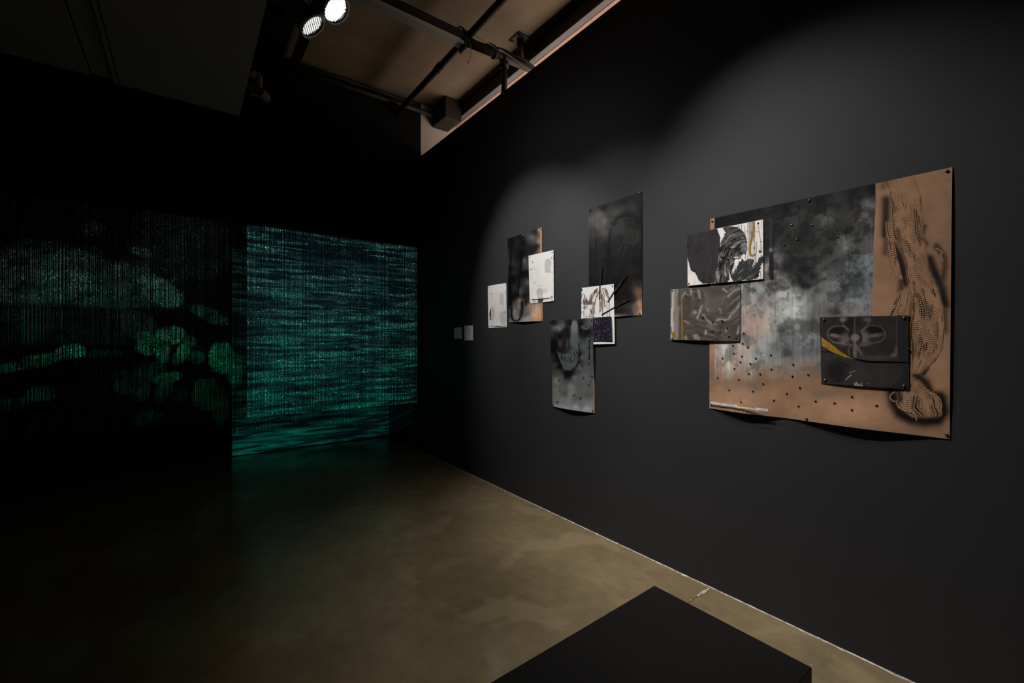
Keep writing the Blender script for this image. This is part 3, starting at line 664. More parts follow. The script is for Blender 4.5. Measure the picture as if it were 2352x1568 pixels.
def off_big(S, T):
    bel = np.where(S < .405, np.sin(np.pi*np.clip(S/.405, 0, 1)), np.sin(np.pi*np.clip((S-.405)/.58, 0, 1)))
    bel = np.abs(bel)**1.5
    lower = ss(T, .86, 1.0); side = ss(S, .93, 1.0)*np.sin(np.pi*np.clip(T, 0, 1))**.5
    return .0038+.027*np.abs(bel)*lower+.008*side*(1-lower)+.0008*np.sin(S*9+T*4)
root = piece('kraft_paper_artwork', BIG, 'large brown kraft paper sheet with sprayed grey field and bead-string stencils', 'artwork')
sheet('paper', BIG, 780, 680, paint_big, off_big, M['paper'], parent=root, K=.55)
def off_px(x, y):
    yy, zz = wallp(x, y); cw = [np.array(wallp(*c)) for c in BIG]; s = (yy-cw[0][0])/(cw[1][0]-cw[0][0]); s = min(max(s, 0), 1)
    top = cw[0][1]+(cw[1][1]-cw[0][1])*s; bot = cw[3][1]+(cw[2][1]-cw[3][1])*s
    return float(off_big(np.array(s), np.array(min(max((top-zz)/(top-bot), 0), 1))))
z6 = [(353, 247), (498, 77), (626, 50), (696, 100), (507, 183), (616, 222), (804, 251), (1006, 204), (595, 299), (730, 323), (1309, 334), (515, 388), (1015, 396), (708, 456), (864, 462), (1298, 490), (1512, 468), (291, 512), (573, 537), (903, 592), (1400, 646), (447, 677), (769, 692), (1221, 723), (625, 838), (1051, 815), (1616, 826), (1874, 852), (2103, 767), (1385, 893), (2114, 942)]
pins(root, [Z6(*p) for p in z6]+[Z4(758, 1130), (1709, 765)], off_px, .0050, 'dnail', 'stud')
pins(root, [Z8(*p) for p in ((518, 510), (722, 512), (571, 653), (445, 706), (979, 626))], off_px, .0048, 'nail', 'stud')
pins(root, [(1637, 508), (1859, 461), (2176, 394), (2175, 998), (1855, 961), (1635, 929)], off_px, .0065, 'nail', 'pin')
def flat(v): return lambda S, T: v+0*S
o = sheet('paper_strip', [(1767, 501.5), (1776, 500), (1777, 641), (1768, 641)], 14, 160,
      lambda X, Y, a, b, S, T: mixm(mixm(np.zeros(X.shape+(3,))+np.array((34, 33, 34.)), (88, 88, 90), ss(Y, 566, 574)*(1-ss(Y, 574, 582))), (26, 25, 26), ss(Y, 582, 588))*(.8+.4*fbm(a*60, b*20, 3, 4)[..., None]), flat(.0052), M['paper'], parent=root, K=.55)
o['label'] = 'narrow dark taped strip'
o = sheet('white_strip', [(1636, 921), (1772, 937), (1772, 943), (1636, 927)], 160, 8,
      lambda X, Y, a, b, S, T: mixm(np.zeros(X.shape+(3,))+168*(.8+.35*fbm(a*60, b*160, 3, 4)[..., None]), (140, 104, 40), ss(X, 1698, 1706)*(1-ss(X, 1740, 1748))*(1-ss(T, .25, .4))), lambda S, T: .012+.034*np.abs(np.sin(np.pi*S*.6))*.85+.002, M['paper'], parent=root, K=.55)
o['label'] = 'white painted paper strip'

# ------------------------------------------------------------ three sheets over the kraft paper
def paint_p1(X, Y, a, b, S, T):
    zx, zy = (X-1520)*4.9, (Y-480)*4.9
    n = fbm(a*30, b*30, 4, 2); C = np.zeros(X.shape+(3,))+np.array((196, 190, 188.))*(.9+.16*n[..., None]); Hh = np.zeros(X.shape)
    ln = fbm(a*260, b*8, 3, 6); C = mixm(C, (120, 112, 110), ss(ln, .62, .75)*.5)
    def ink(pts, w=3, s=.8):
        nonlocal C
        C = mixm(C, (60, 55, 54), s*(1-ss(pdist(zx, zy, pts), w*.5, w*1.4)))
    for L in ([(905, 170), (915, 300), (950, 380)], [(940, 190), (960, 420), (950, 560)], [(1090, 150), (1125, 380), (1130, 500)], [(975, 160), (985, 420), (975, 620)], [(960, 250), (1000, 255)], [(1060, 258), (1110, 262)], [(1060, 540), (1040, 600)], [(1080, 370), (1070, 560), (1040, 660)], [(1120, 700), (1130, 790)], [(870, 180), (905, 260)], [(1120, 370), (1145, 372)]): ink(L)
    C = mixm(C, (128, 122, 122), pmask(zx, zy, [(985, 150), (1060, 140), (1058, 530), (1000, 540)], 3)*.9)
    C = mixm(C, (170, 168, 164), ell(zx, zy, 1032, 440, 24, 80, .2))
    g = 10*(fbm(a*120, b*120, 2, 31)-.5)
    gold = np.minimum(pdist(zx, zy, [(1042, 150), (1046, 230), (1030, 300), (1008, 390), (1000, 470), (1005, 515), (1030, 528), (1058, 515)])-6, pdist(zx, zy, [(1030, 265), (1034, 300)])-14)
    gold = np.minimum(gold, pdist(zx, zy, [(1050, 430), (1052, 450)])-3)
    gm = 1-ss(gold+g, 2, 7); C = mixm(C, (120, 92, 42), gm); Hh += gm*.4
    # charcoal slab
    ed = 18*(fbm(a*90, b*90, 3, 41)-.5)
    m1 = pmask(zx+ed, zy+ed, [(270, 270), (630, 225), (650, 270), (668, 330), (665, 420), (650, 620), (615, 830), (480, 838), (430, 800), (390, 715), (340, 690), (300, 545), (285, 420)], 4)
    sA = fbm(a*50, b*18, 5, 8); C = mixm(C, np.array((45, 44, 45.))*1.0, m1); C = C*(1-m1[..., None]*(.35*(1-sA))[..., None]); Hh += m1*(.5+.5*fbm(a*60, b*60, 4, 9))
    # sweeping grey stroke
    cx, cy = 960, 700; r_ = np.hypot(zx-cx, (zy-cy)*.75); th = np.arctan2(zy-cy, zx-cx)
    st = fbm(r_/13+2.5*fbm(a*20, b*20, 3, 3), th*3, 4, 15); st2 = fbm(zx/26+zy/60, zy/160-zx/110, 4, 17)
    m2 = pmask(zx+ed, zy+ed, [(700, 215), (780, 195), (860, 205), (930, 260), (965, 340), (970, 450), (955, 500), (915, 515), (880, 560), (840, 560), (810, 640), (770, 700), (775, 800), (740, 830), (615, 832), (620, 720), (650, 560), (655, 450), (690, 340), (735, 270)], 4)
    m2 = m2*ss(st+.25*m2, .38, .50); tone = 38+62*ss(st, .42, .72)+26*ss(fbm(a*20, b*20, 3, 2), .4, .7)-30*ss(zy, 330, 470)*ss(st2, .45, .6)
    C = C*(1-m2[..., None])+(tone[..., None]*np.array((1, .99, 1.)))*m2[..., None]; Hh = Hh*(1-m2)+m2*(.4+1.2*st)
    C = mixm(C, (112, 110, 112), ell(zx, zy, 935, 430, 34, 76, .12)*.55)
    m3 = pmask(zx+1.6*ed, zy+1.6*ed, [(770, 650), (830, 600), (850, 680), (915, 560), (940, 590), (985, 560), (1040, 565), (1030, 640), (1000, 690), (1060, 640), (1110, 540), (1140, 520), (1150, 600), (1120, 650), (1095, 760), (1060, 785), (960, 795), (820, 810), (790, 760)], 4)
    s3 = fbm((zx+zy)/14, (zx-zy)/110, 4, 19); C = mixm(C, (40, 40, 41), m3); C = C+(m3*40*ss(s3, .55, .75))[..., None]; Hh += m3*(.3+1.4*s3)
    wh = ss(st2, .52, .62)*ell(zx, zy, 835, 620, 34, 100, .4, 12); C = mixm(C, (205, 202, 200), wh*.9)
    C = mixm(C, (190, 186, 184), ell(zx, zy, 850, 546, 34, 8, .4)*.9); C = mixm(C, (170, 168, 166), ell(zx, zy, 810, 430, 36, 6, .5)*.7)
    for x, y in ((300, 410), (372, 690), (1115, 480), (1090, 748), (690, 545), (715, 552), (760, 570), (800, 360), (830, 340)): k = ell(zx, zy, x, y, 11, 9, .4); C = mixm(C, (22, 22, 22), k); Hh += k*1.5
    return C, Hh
P1 = [(1581, 539), (1755, 504.5), (1755, 641), (1581.5, 656.5)]
root = piece('painted_board_artwork', P1, 'white board with thick black and grey brushwork, upper left on the kraft paper', 'artwork')
sheet('board', P1, 340, 300, paint_p1, lambda S, T: .0085+.005*np.sin(np.pi*S)*ss(T, .3, 1), M['paper'], parent=root, K=.62, relief=.0022, thick=.002)
pins(root, [Z3(320, 312), Z3(1095, 163), Z3(315, 842), Z3(1092, 750)], .009, .005)

def paint_p2(X, Y, a, b, S, T):
    zx, zy = (X-1520)*4.9, (Y-480)*4.9
    w1 = fbm(a*12, b*12, 4, 5); C = np.zeros(X.shape+(3,))+np.array((66, 61, 57.))*(.7+.6*w1[..., None]); Hh = fbm(a*26, b*26, 4, 33)
    def arc_st(cx, cy, seed, region, k=9.):
        nonlocal C, Hh
        r_ = np.hypot(zx-cx, zy-cy); th = np.arctan2(zy-cy, zx-cx); s = fbm(r_/(2*k)+2*w1, th*4, 4, seed)
        C = mixm(C, (110, 106, 102), region*ss(s, .58, .78)*.55); C = mixm(C, (44, 41, 39), region*(1-ss(s, .34, .48))*.5); Hh = Hh*(1-region*.7)+s*region*1.4
    arc_st(120, 960, 12, ell(zx, zy, 420, 1060, 120, 200, .4)); arc_st(640, 800, 14, ell(zx, zy, 640, 1240, 260, 110, .4))
    arc_st(1300, 1500, 18, ell(zx, zy, 800, 1010, 120, 170, .4)); arc_st(500, 300, 22, ell(zx, zy, 330, 960, 120, 90, .4)); arc_st(420, 1900, 24, ell(zx, zy, 450, 1400, 260, 90, .4), 14)
    def hl(pts, w, s=.75, c=(150, 146, 142)):
        nonlocal C
        C = mixm(C, c, s*np.exp(-(pdist(zx+50*(w1-.5), zy+50*(fbm(a*16, b*16, 3, 39)-.5), pts)/(w*1.7))**2)*(.4+.8*fbm(a*90, b*90, 2, 7)))
    for L, w in (([(410, 1240), (440, 1180), (470, 1090)], 7), ([(430, 920), (440, 1010)], 8), ([(330, 900), (345, 980)], 8), ([(640, 1252), (760, 1220), (860, 1120), (895, 1060)], 9), ([(760, 980), (830, 930), (890, 890)], 9), ([(700, 910), (740, 925), (700, 900)], 6),
                 ([(480, 1200), (540, 1270), (620, 1300)], 6), ([(390, 1150), (400, 1162)], 10), ([(510, 1370), (512, 1410)], 9), ([(400, 1410), (430, 1450)], 9), ([(380, 1420), (395, 1445)], 8), ([(280, 1430), (290, 1460)], 8), ([(260, 1260), (310, 1285)], 6), ([(660, 1130), (670, 1160)], 9), ([(520, 1130), (530, 1150)], 10), ([(240, 1000), (270, 940)], 8), ([(740, 1350), (735, 1380)], 10), ([(880, 1320), (860, 1400)], 8)): hl(L, w)
    C = mixm(C, (84, 80, 78), ell(zx, zy, 570, 1080, 100, 90, .7)*.6)
    wl = 1-ss(zx, 165+60*(fbm(a*20, b*12, 3, 8)-.3), 205+60*(fbm(a*20, b*12, 3, 8)-.3)); C = mixm(C, (118, 112, 108), wl*.8); C = mixm(C, (160, 156, 152), (1-ss(zx, 128, 160))*.9)
    gd = 6*(fbm(a*150, b*150, 2, 3)-.5)
    g = np.minimum.reduce([pdist(zx, zy, [(232, 960), (236, 1200), (245, 1480)])-5, pdist(zx, zy, [(122, 900), (118, 1110)])-2, pdist(zx, zy, [(146, 1150), (144, 1260)])-3, pdist(zx, zy, [(190, 1250), (192, 1300)])-.5, pdist(zx, zy, [(115, 1330), (118, 1400)])-4])
    gm = 1-ss(g+gd, 1, 5); gm = np.maximum(gm, pmask(zx+4*gd, zy+4*gd, [(118, 1380), (165, 1375), (162, 1475), (125, 1475)], 3)); C = mixm(C, (112, 86, 40), gm)
    return C, Hh
P2 = [(1543, 665), (1702, 653), (1701, 784), (1542, 780)]
root = piece('smeared_grey_artwork', P2, 'brownish grey smeared painting with gold lines, left edge over the black wall', 'artwork')
sheet('painted_sheet', P2, 320, 260, paint_p2, lambda S, T: .0075+.008*np.sin(np.pi*S)*ss(T, .6, 1), M['sheen'], parent=root, K=.62, relief=.0010, thick=.0012)
def o2(x, y): return .0155
pins(root, [Z3(*p) for p in ((126, 918), (848, 848), (126, 1458), (845, 1450))], .0085, .005)
pins(root, [Z3(*p) for p in ((475, 1220), (585, 1270), (692, 1254), (748, 1335), (579, 1376), (667, 1385), (770, 1430), (637, 1460))], .0125, .0052, 'dnail', 'stud')

def paint_p3(X, Y, a, b, S, T):
    zx, zy = (X-1860)*4.9, (Y-700)*4.9; n = fbm(a*40, b*40, 4, 6)
    C = np.zeros(X.shape+(3,))+np.array((40, 38, 38.))*(.85+.3*n[..., None]); Hh = .5*fbm(a*70, b*30, 4, 11)
    C = mixm(C, (18, 17, 17), ell(zx, zy, 310, 745, 110, 110, .6)*.8)
    Hh += .5*ring(zx+60*(n-.5), zy+80*(n-.5), 310, 745, 120, 110, .04)*ss(fbm(a*30, b*30, 3, 19), .4, .6)
    for L in ([(145, 520), (190, 530), (210, 515), (260, 540)], [(380, 650), (440, 680)], [(300, 850), (350, 846)]): k = np.exp(-(pdist(zx, zy, L)/6)**2); Hh += k*1.6; C = mixm(C, (14, 13, 13), k*.8)
    for L, w in (([(412, 840), (440, 812)], 5), ([(440, 808), (475, 792)], 5), ([(455, 765), (475, 755)], 3.5), ([(490, 746), (530, 740)], 4), ([(668, 885), (674, 884)], 4)): C = mixm(C, (130, 132, 132), np.exp(-(pdist(zx, zy, L)/w)**2)*ss(fbm(a*160, b*160, 2, 9), .3, .5))
    drip = pmask(zx, zy, [(505, 885), (540, 860), (550, 890), (562, 880), (580, 900), (595, 862), (600, 900), (620, 915), (560, 918), (515, 910)], 5); C = mixm(C, (112, 116, 118), drip*.9)
    C = mixm(C, (27, 29, 33), pmask(zx, zy, [(1120, 640), (1000, 660), (1060, 760), (1000, 860), (880, 930), (1120, 955)], 14)*.8)
    # gold crescent
    gd = 14*(fbm(a*150, b*150, 2, 3)-.5)
    gm = pmask(zx+gd*.3, zy+gd*.5, [(135, 350), (200, 400), (330, 480), (430, 550), (560, 612), (480, 606), (380, 580), (240, 520), (140, 455)], 3)
    C = mixm(C, np.array((122, 92, 30.)), gm); C = mixm(C, (200, 140, 60), gm*ss(fbm(a*240, b*240, 2, 5), .74, .8)); C = mixm(C, (96, 66, 14), gm*ss(fbm(a*120, b*200, 3, 8), .5, .7)*.5)
    return C, Hh
P3 = [(1884.5, 729), (2088.5, 724), (2089, 894.5), (1887.5, 880)]
root = piece('charcoal_collage_artwork', P3, 'charcoal collage with gold crescent and blurry winged shape, lower right on kraft paper', 'artwork')
sheet('base_sheet', P3, 330, 290, paint_p3, lambda S, T: .0062+.005*np.abs(np.sin(np.pi*S))*ss(T, .7, 1), M['matte'], parent=root, K=.52, relief=.0009, thick=.0012)
def paint_p3u(X, Y, a, b, S, T):
    zx, zy = (X-1860)*4.9, (Y-700)*4.9; n = fbm(a*30, b*30, 4, 6); zx = zx+16*(n-.5); zy = zy+16*(n-.5)
    C = np.zeros(X.shape+(3,))+np.array((36, 33, 33.))*(.8+.4*n[..., None]); lt = (104, 96, 92)
    def add(m_, s=.7, c=lt):
        nonlocal C
        C = mixm(C, c, np.clip(m_*s, 0, 1))
    C = mixm(C, (14, 12, 12), ell(zx, zy, 330, 300, 100, 55, .5)*.8); C = mixm(C, (14, 12, 12), ell(zx, zy, 740, 285, 100, 50, .5)*.8)
    C = mixm(C, (16, 14, 14), ell(zx, zy, 480, 200, 110, 60, .6)*.6)
    add(ring(zx, zy, 335, 330, 125, 98, .07), .55); add(ring(zx, zy, 725, 330, 130, 98, .06), .55)
    add(ell(zx, zy, 290, 345, 60, 22, .6, 8), .8); add(ell(zx, zy, 400, 380, 55, 70, .7, 20), .6); add(ell(zx, zy, 620, 370, 55, 80, .7), .65); add(ell(zx, zy, 740, 340, 90, 22, .7, -8), .6)
    C = mixm(C, (14, 12, 12), ell(zx, zy, 470, 340, 26, 50, .5)*.8); C = mixm(C, (12, 10, 10), ell(zx, zy, 575, 370, 26, 50, .5)*.8)
    add(ell(zx, zy, 520, 370, 55, 40, .4), .9); add(ell(zx, zy, 515, 500, 24, 110, .3), .7); add(np.exp(-(pdist(zx, zy, [(515, 140), (515, 340)])/12)**2), .35)
    add(np.exp(-(pdist(zx, zy, [(540, 470), (590, 550)])/18)**2), .6); add(np.exp(-(pdist(zx, zy, [(470, 450), (440, 500), (450, 560)])/10)**2), .5)
    add(np.exp(-(pdist(zx, zy, [(270, 420), (400, 440), (480, 450)])/14)**2), .4); add(np.exp(-(pdist(zx, zy, [(570, 460), (700, 440)])/14)**2), .35)
    add(ell(zx, zy, 385, 165, 42, 26, .5), .75); add(np.exp(-(pdist(zx, zy, [(370, 190), (380, 220), (430, 280)])/9)**2), .5); add(ell(zx, zy, 655, 165, 44, 26, .6), .5); add(np.exp(-(pdist(zx, zy, [(680, 190), (650, 230), (600, 290)])/9)**2), .45)
    add(np.exp(-((zx-985)/9)**2)*(1-ss(zy, 520, 560)), .2); add(ell(zx, zy, 955, 560, 36, 24, .7, -20), .6); add(ell(zx, zy, 975, 500, 18, 40, .8), .45)
    C = mixm(C, (30, 30, 33), ss(zx, 990, 1010)*.9); add(ss(zy, 540, 600)*ell(zx, zy, 750, 580, 200, 40, .8), .3)
    return C*(.9+.2*fbm(a*300, b*12, 2, 14)[..., None])
# cut upper sheet with a curved lower edge
top_l = [Z4(120, 140)]; low = [(120, 335), (160, 372), (250, 430), (350, 510), (450, 570), (540, 606), (620, 624), (720, 634), (850, 634), (980, 640), (1112, 647)]
cwl = [wallp(*Z4(*p)) for p in low]; ct0, ct1 = wallp(*Z4(120, 140)), wallp(*Z4(1120, 118))
nn, mm = 320, 190; S_, T_ = np.meshgrid(np.linspace(0, 1, nn), np.linspace(0, 1, mm))
Ya = ct0[0]+(ct1[0]-ct0[0])*S_; Zt = ct0[1]+(ct1[1]-ct0[1])*S_; ys_ = np.array([c[0] for c in cwl]); zs_ = np.array([c[1] for c in cwl]); oo = np.argsort(ys_)
Zb = np.interp(Ya, ys_[oo], zs_[oo]); Zz = Zt+(Zb-Zt)*T_; pxx, pyy = to_px(XW, Ya, Zz)
Cc = np.clip(lin(np.clip(paint_p3u(pxx, pyy, Ya, Zz, S_, T_), 0, 255))/.52, .004, .86)
Vv = np.stack([XW-(.0088+.003*T_*np.sin(np.pi*S_)), Ya, Zz], -1).reshape(-1, 3); idx = np.arange(nn*mm).reshape(mm, nn)
Q = np.stack([idx[:-1, :-1], idx[:-1, 1:], idx[1:, 1:], idx[1:, :-1]], -1).reshape(-1)
o = link('upper_sheet', arrays_mesh('upper_sheet', Vv, Q, 4, Cc.reshape(-1, 3)), M['matte']); o.data.polygons.foreach_set('use_smooth', np.ones(len(o.data.polygons), dtype=bool)); keep(o, root)
md = o.modifiers.new('thickness', 'SOLIDIFY'); md.thickness = .0012
pins(root, [Z4(170, 168), Z4(1066, 148)], .0095, .0062, 'nail'); pins(root, [Z4(180, 848), Z4(1066, 912)], .0075, .0062, 'nail')
pins(root, [Z4(1117, 498)], .008, .005)
o = sheet('gold_strip', [Z4(1116, 188), Z4(1141, 188), Z4(1131, 468), Z4(1110, 468)], 10, 120, lambda X, Y, a, b, S, T: mixm(np.zeros(X.shape+(3,))+np.array((136, 98, 20.))*(.75+.5*fbm(a*200, b*120, 3, 7)[..., None]), (160, 86, 62), ss(T, .88, .93)), flat(.0054), M['paper'], parent=root, K=.52)
o['label'] = 'narrow gold strip at the right edge'

# ------------------------------------------------------------ left cluster
def Za(x, y): return (1100+x/5.6, 500+y/5.6)
def Zq(x, y): return (1160+x/6.533, 510+y/6.533)
def paint_s2(X, Y, a, b, S, T):
    zx, zy = (X-1160)*6.533, (Y-510)*6.533; wx = zx+40*(fbm(a*12, b*6, 4, 3)-.5); wy = zy+90*(fbm(a*12+4, b*6, 4, 5)-.5)
    pts = [(40, 260, 22), (90, 300, 16), (150, 260, 22), (200, 300, 34), (240, 220, 20), (270, 300, 8), (270, 500, 6), (330, 200, 60), (400, 230, 84), (380, 290, 60), (460, 150, 22), (330, 350, 28), (400, 400, 24), (470, 360, 22), (510, 130, (120, 100, 90)), (505, 300, (104, 96, 92)), (520, 440, (90, 76, 68)),
           (30, 640, 60), (40, 740, 46), (80, 700, 10), (150, 640, 46), (210, 650, 30), (240, 560, 8), (300, 580, 84), (330, 660, 60), (150, 760, 40), (130, 850, 10), (70, 900, 6), (140, 970, 46), (70, 1000, 8), (250, 780, 8), (330, 750, 16), (350, 920, 74), (330, 1000, 34), (290, 1000, 60), (220, 960, 30), (230, 1050, 76), (300, 1100, 20), (180, 1100, 8),
           (120, 1150, 10), (70, 1250, 8), (60, 1400, 40), (80, 1470, 90), (150, 1270, 76), (230, 1180, (130, 104, 88)), (220, 1280, (110, 92, 82)), (150, 1350, 104), (190, 1420, 96), (230, 1350, 60), (320, 1200, 26), (320, 1300, 84), (330, 1400, 70), (350, 1470, 120), (400, 1280, (140, 112, 92)), (480, 1290, (140, 134, 128)), (450, 1400, (160, 126, 100)), (540, 1350, (158, 118, 88)), (520, 1450, (156, 116, 86))]
    C = field(wx, wy, pts, 3.0, 1100); n = fbm(a*260, b*5, 3, 8); C = C*(.8+.4*n[..., None])
    # hanging loop outline
    D = np.exp(-(pdist(zx, zy, [(268, 170), (272, 400), (250, 560), (240, 700), (222, 840), (205, 960), (200, 1100)])/11)**2); C = mixm(C, (5, 5, 5), D*.85)
    C = mixm(C, (4, 4, 4), np.exp(-(pdist(zx, zy, [(112, 260), (90, 560), (80, 900), (85, 1200)])/14)**2)*.8)
    C = mixm(C, (8, 6, 6), np.exp(-(pdist(zx, zy, [(262, 1190), (270, 1290), (265, 1400), (225, 1475), (170, 1490), (125, 1460), (105, 1390), (105, 1290)])/14)**2)*.95)
    C = mixm(C, (14, 9, 8), np.exp(-(pdist(zx, zy, [(250, 1200), (246, 1330), (236, 1400)])/8)**2)*.9)
    C = mixm(C, (150, 100, 78), np.exp(-(pdist(zx, zy, [(262, 160), (278, 200)])/6)**2)*.9)
    k = ss(zx, 522+18*T, 532+18*T); C = mixm(C, (150, 112, 82), k)
    C = mixm(C, (200, 196, 190), ss(T, .985, 1)*(1-ss(S, .4, .8))*.4)
    return C
S2 = [(1166.5, 548), (1245.5, 522), (1247.5, 737), (1168.5, 740)]
root = piece('dark_tall_artwork', S2, 'tall black sprayed sheet with brown right edge between two white sheets', 'artwork')
root['group'] = 'tall dark sprayed sheets'
sheet('paper', S2, 190, 330, paint_s2, lambda S, T: .003+.018*np.sin(np.pi*S)*ss(T, .85, 1)+.002*np.sin(np.pi*T), M['sheen'], parent=root, K=.66)
pins(root, [(1168, 548.5), (1244, 526), (1244.5, 734), (1170, 737)], .007, .005)

def white_base(X, a, b, v=(205, 200, 196)): return np.zeros(X.shape+(3,))+np.array(v, float)*(.97+.06*fbm(a*40, b*40, 3, 2)[..., None])
OV = (150, 152, 160)
def paint_s1(X, Y, a, b, S, T):
    zx, zy = (X-1100)*5.6, (Y-500)*5.6; C = white_base(X, a, b, (196, 190, 187))
    C = mixm(C, (26, 12, 18), pmask(zx, zy, [(158, 1160), (146, 1190), (138, 1240), (142, 1275), (158, 1270)], 2)); C = mixm(C, (110, 66, 42), pmask(zx, zy, [(146, 1275), (158, 1268), (158, 1314), (138, 1314)], 2))
    return C
def paint_s1o(X, Y, a, b, S, T):
    zx, zy = (X-1100)*5.6, (Y-500)*5.6; C = white_base(X, a, b, (188, 182, 178))
    C = mixm(C, OV, pmask(zx, zy, [(262, 1060), (272, 990), (300, 965), (325, 995), (328, 1060), (320, 1110), (285, 1125)], 5)*.7)
    C = mixm(C, OV, ell(zx, zy, 178, 1230, 34, 84, .08)*.75); C = mixm(C, OV, pmask(zx, zy, [(290, 1205), (350, 1195), (350, 1340), (330, 1375), (290, 1368), (272, 1300), (275, 1240)], 5)*.8)
    C = mixm(C, (150, 170, 172), ell(zx, zy, 318, 1142, 12, 22, .6)*.6); C = mixm(C, (168, 172, 172), ell(zx, zy, 315, 1180, 30, 8, .6)*.5)
    C = mixm(C, (50, 44, 70), pmask(zx, zy, [(345, 1195), (352, 1195), (352, 1230), (347, 1230)], 2)); return C
S1 = [(1121, 656.5), (1163.5, 649.5), (1164.5, 750.5), (1122, 753)]
root = piece('white_layered_artwork', S1, 'leftmost and smaller white layered sheet with pale grey ovals, beside the tall black sheet', 'artwork')
root['group'] = 'white layered sheets'
sheet('backing_sheet', S1, 120, 180, paint_s1, flat(.003), M['matte'], parent=root, K=.60, ragged=.010)
S1o = [Za(160, 965), Za(352, 945), Za(352, 1392), Za(160, 1392)]
sheet('overlay_sheet', S1o, 150, 240, paint_s1o, lambda S, T: .0045+.004*np.sin(np.pi*S)*ss(T, .85, 1), M['matte'], parent=root, K=.60)
pins(root, [Za(128, 888), Za(343, 852), Za(130, 1395), Za(340, 1382)], .005, .0042); pins(root, [Za(165, 972), Za(346, 947), Za(165, 1382)], .008, .0042)
def paint_s3(X, Y, a, b, S, T):
    zx, zy = (X-1160)*6.533, (Y-510)*6.533; C = white_base(X, a, b, (228, 222, 218))
    C = mixm(C, (60, 44, 48), pmask(zx, zy, [(505, 1160), (585, 1150), (580, 1190), (560, 1205), (500, 1205)], 3)*.9); C = mixm(C, (126, 86, 64), ell(zx, zy, 520, 1178, 14, 14, .5)*.8)
    C = mixm(C, (170, 166, 160), ell(zx, zy, 448, 1185, 26, 26, .6)*.7); return C
def paint_s3o(X, Y, a, b, S, T):
    zx, zy = (X-1160)*6.533, (Y-510)*6.533; C = white_base(X, a, b, (226, 220, 216)); g = (176, 177, 178)
    C = mixm(C, g, pmask(zx, zy, [(606, 640), (612, 570), (655, 545), (695, 552), (710, 600), (706, 660), (695, 700), (708, 760), (612, 758)], 6)*.85)
    C = mixm(C, g, pmask(zx, zy, [(482, 1060), (492, 1005), (532, 985), (570, 1000), (586, 1050), (584, 1150), (515, 1158), (496, 1120)], 6)*.9)
    C = mixm(C, (200, 198, 196), ell(zx, zy, 615, 1035, 28, 52, .4, -20)*.7); C = mixm(C, (198, 196, 194), ell(zx, zy, 545, 955, 50, 12, .5)*.6)
    for r in range(5): C = mixm(C, (186, 184, 182), ring(zx, zy, 430, 780, 26+14*r, 90, .05)*.35*(1-ss(zy, 800, 850)))
    C = mixm(C, (110, 108, 108), np.exp(-(pdist(zx, zy, [(388, 712), (408, 708), (424, 722)])/4)**2)*.7)
    C = mixm(C, (180, 196, 200), ell(zx, zy, 462, 912, 14, 22, .6)*.8); C = mixm(C, (226, 196, 190), ell(zx, zy, 528, 828, 12, 8, .6)*.6); C = mixm(C, (180, 178, 178), ring(zx, zy, 392, 862, 22, 22, .2)*.35)
    return C
S3 = [Zq(362, 505), Zq(738, 420), Zq(744, 1184), Zq(380, 1222)]
root = piece('white_layered_artwork', S3, 'larger and brighter white layered sheet overlapping the brown edge of the tall black sheet', 'artwork')
root['group'] = 'white layered sheets'
sheet('backing_sheet', S3, 110, 150, paint_s3, lambda S, T: .008+.0*S, M['matte'], parent=root, K=.84, ragged=.010)
sheet('overlay_sheet', [Zq(372, 560), Zq(735, 500), Zq(738, 1130), Zq(384, 1165)], 200, 300, paint_s3o, lambda S, T: .0095+.006*np.sin(np.pi*S)*ss(T, .85, 1), M['matte'], parent=root, K=.84)
pins(root, [Zq(377, 530), Zq(717, 453), Zq(386, 1205), Zq(718, 1170)], .009, .0045); pins(root, [Zq(428, 600), Zq(712, 538), Zq(435, 1155), Zq(717, 1117)], .0105, .0045)

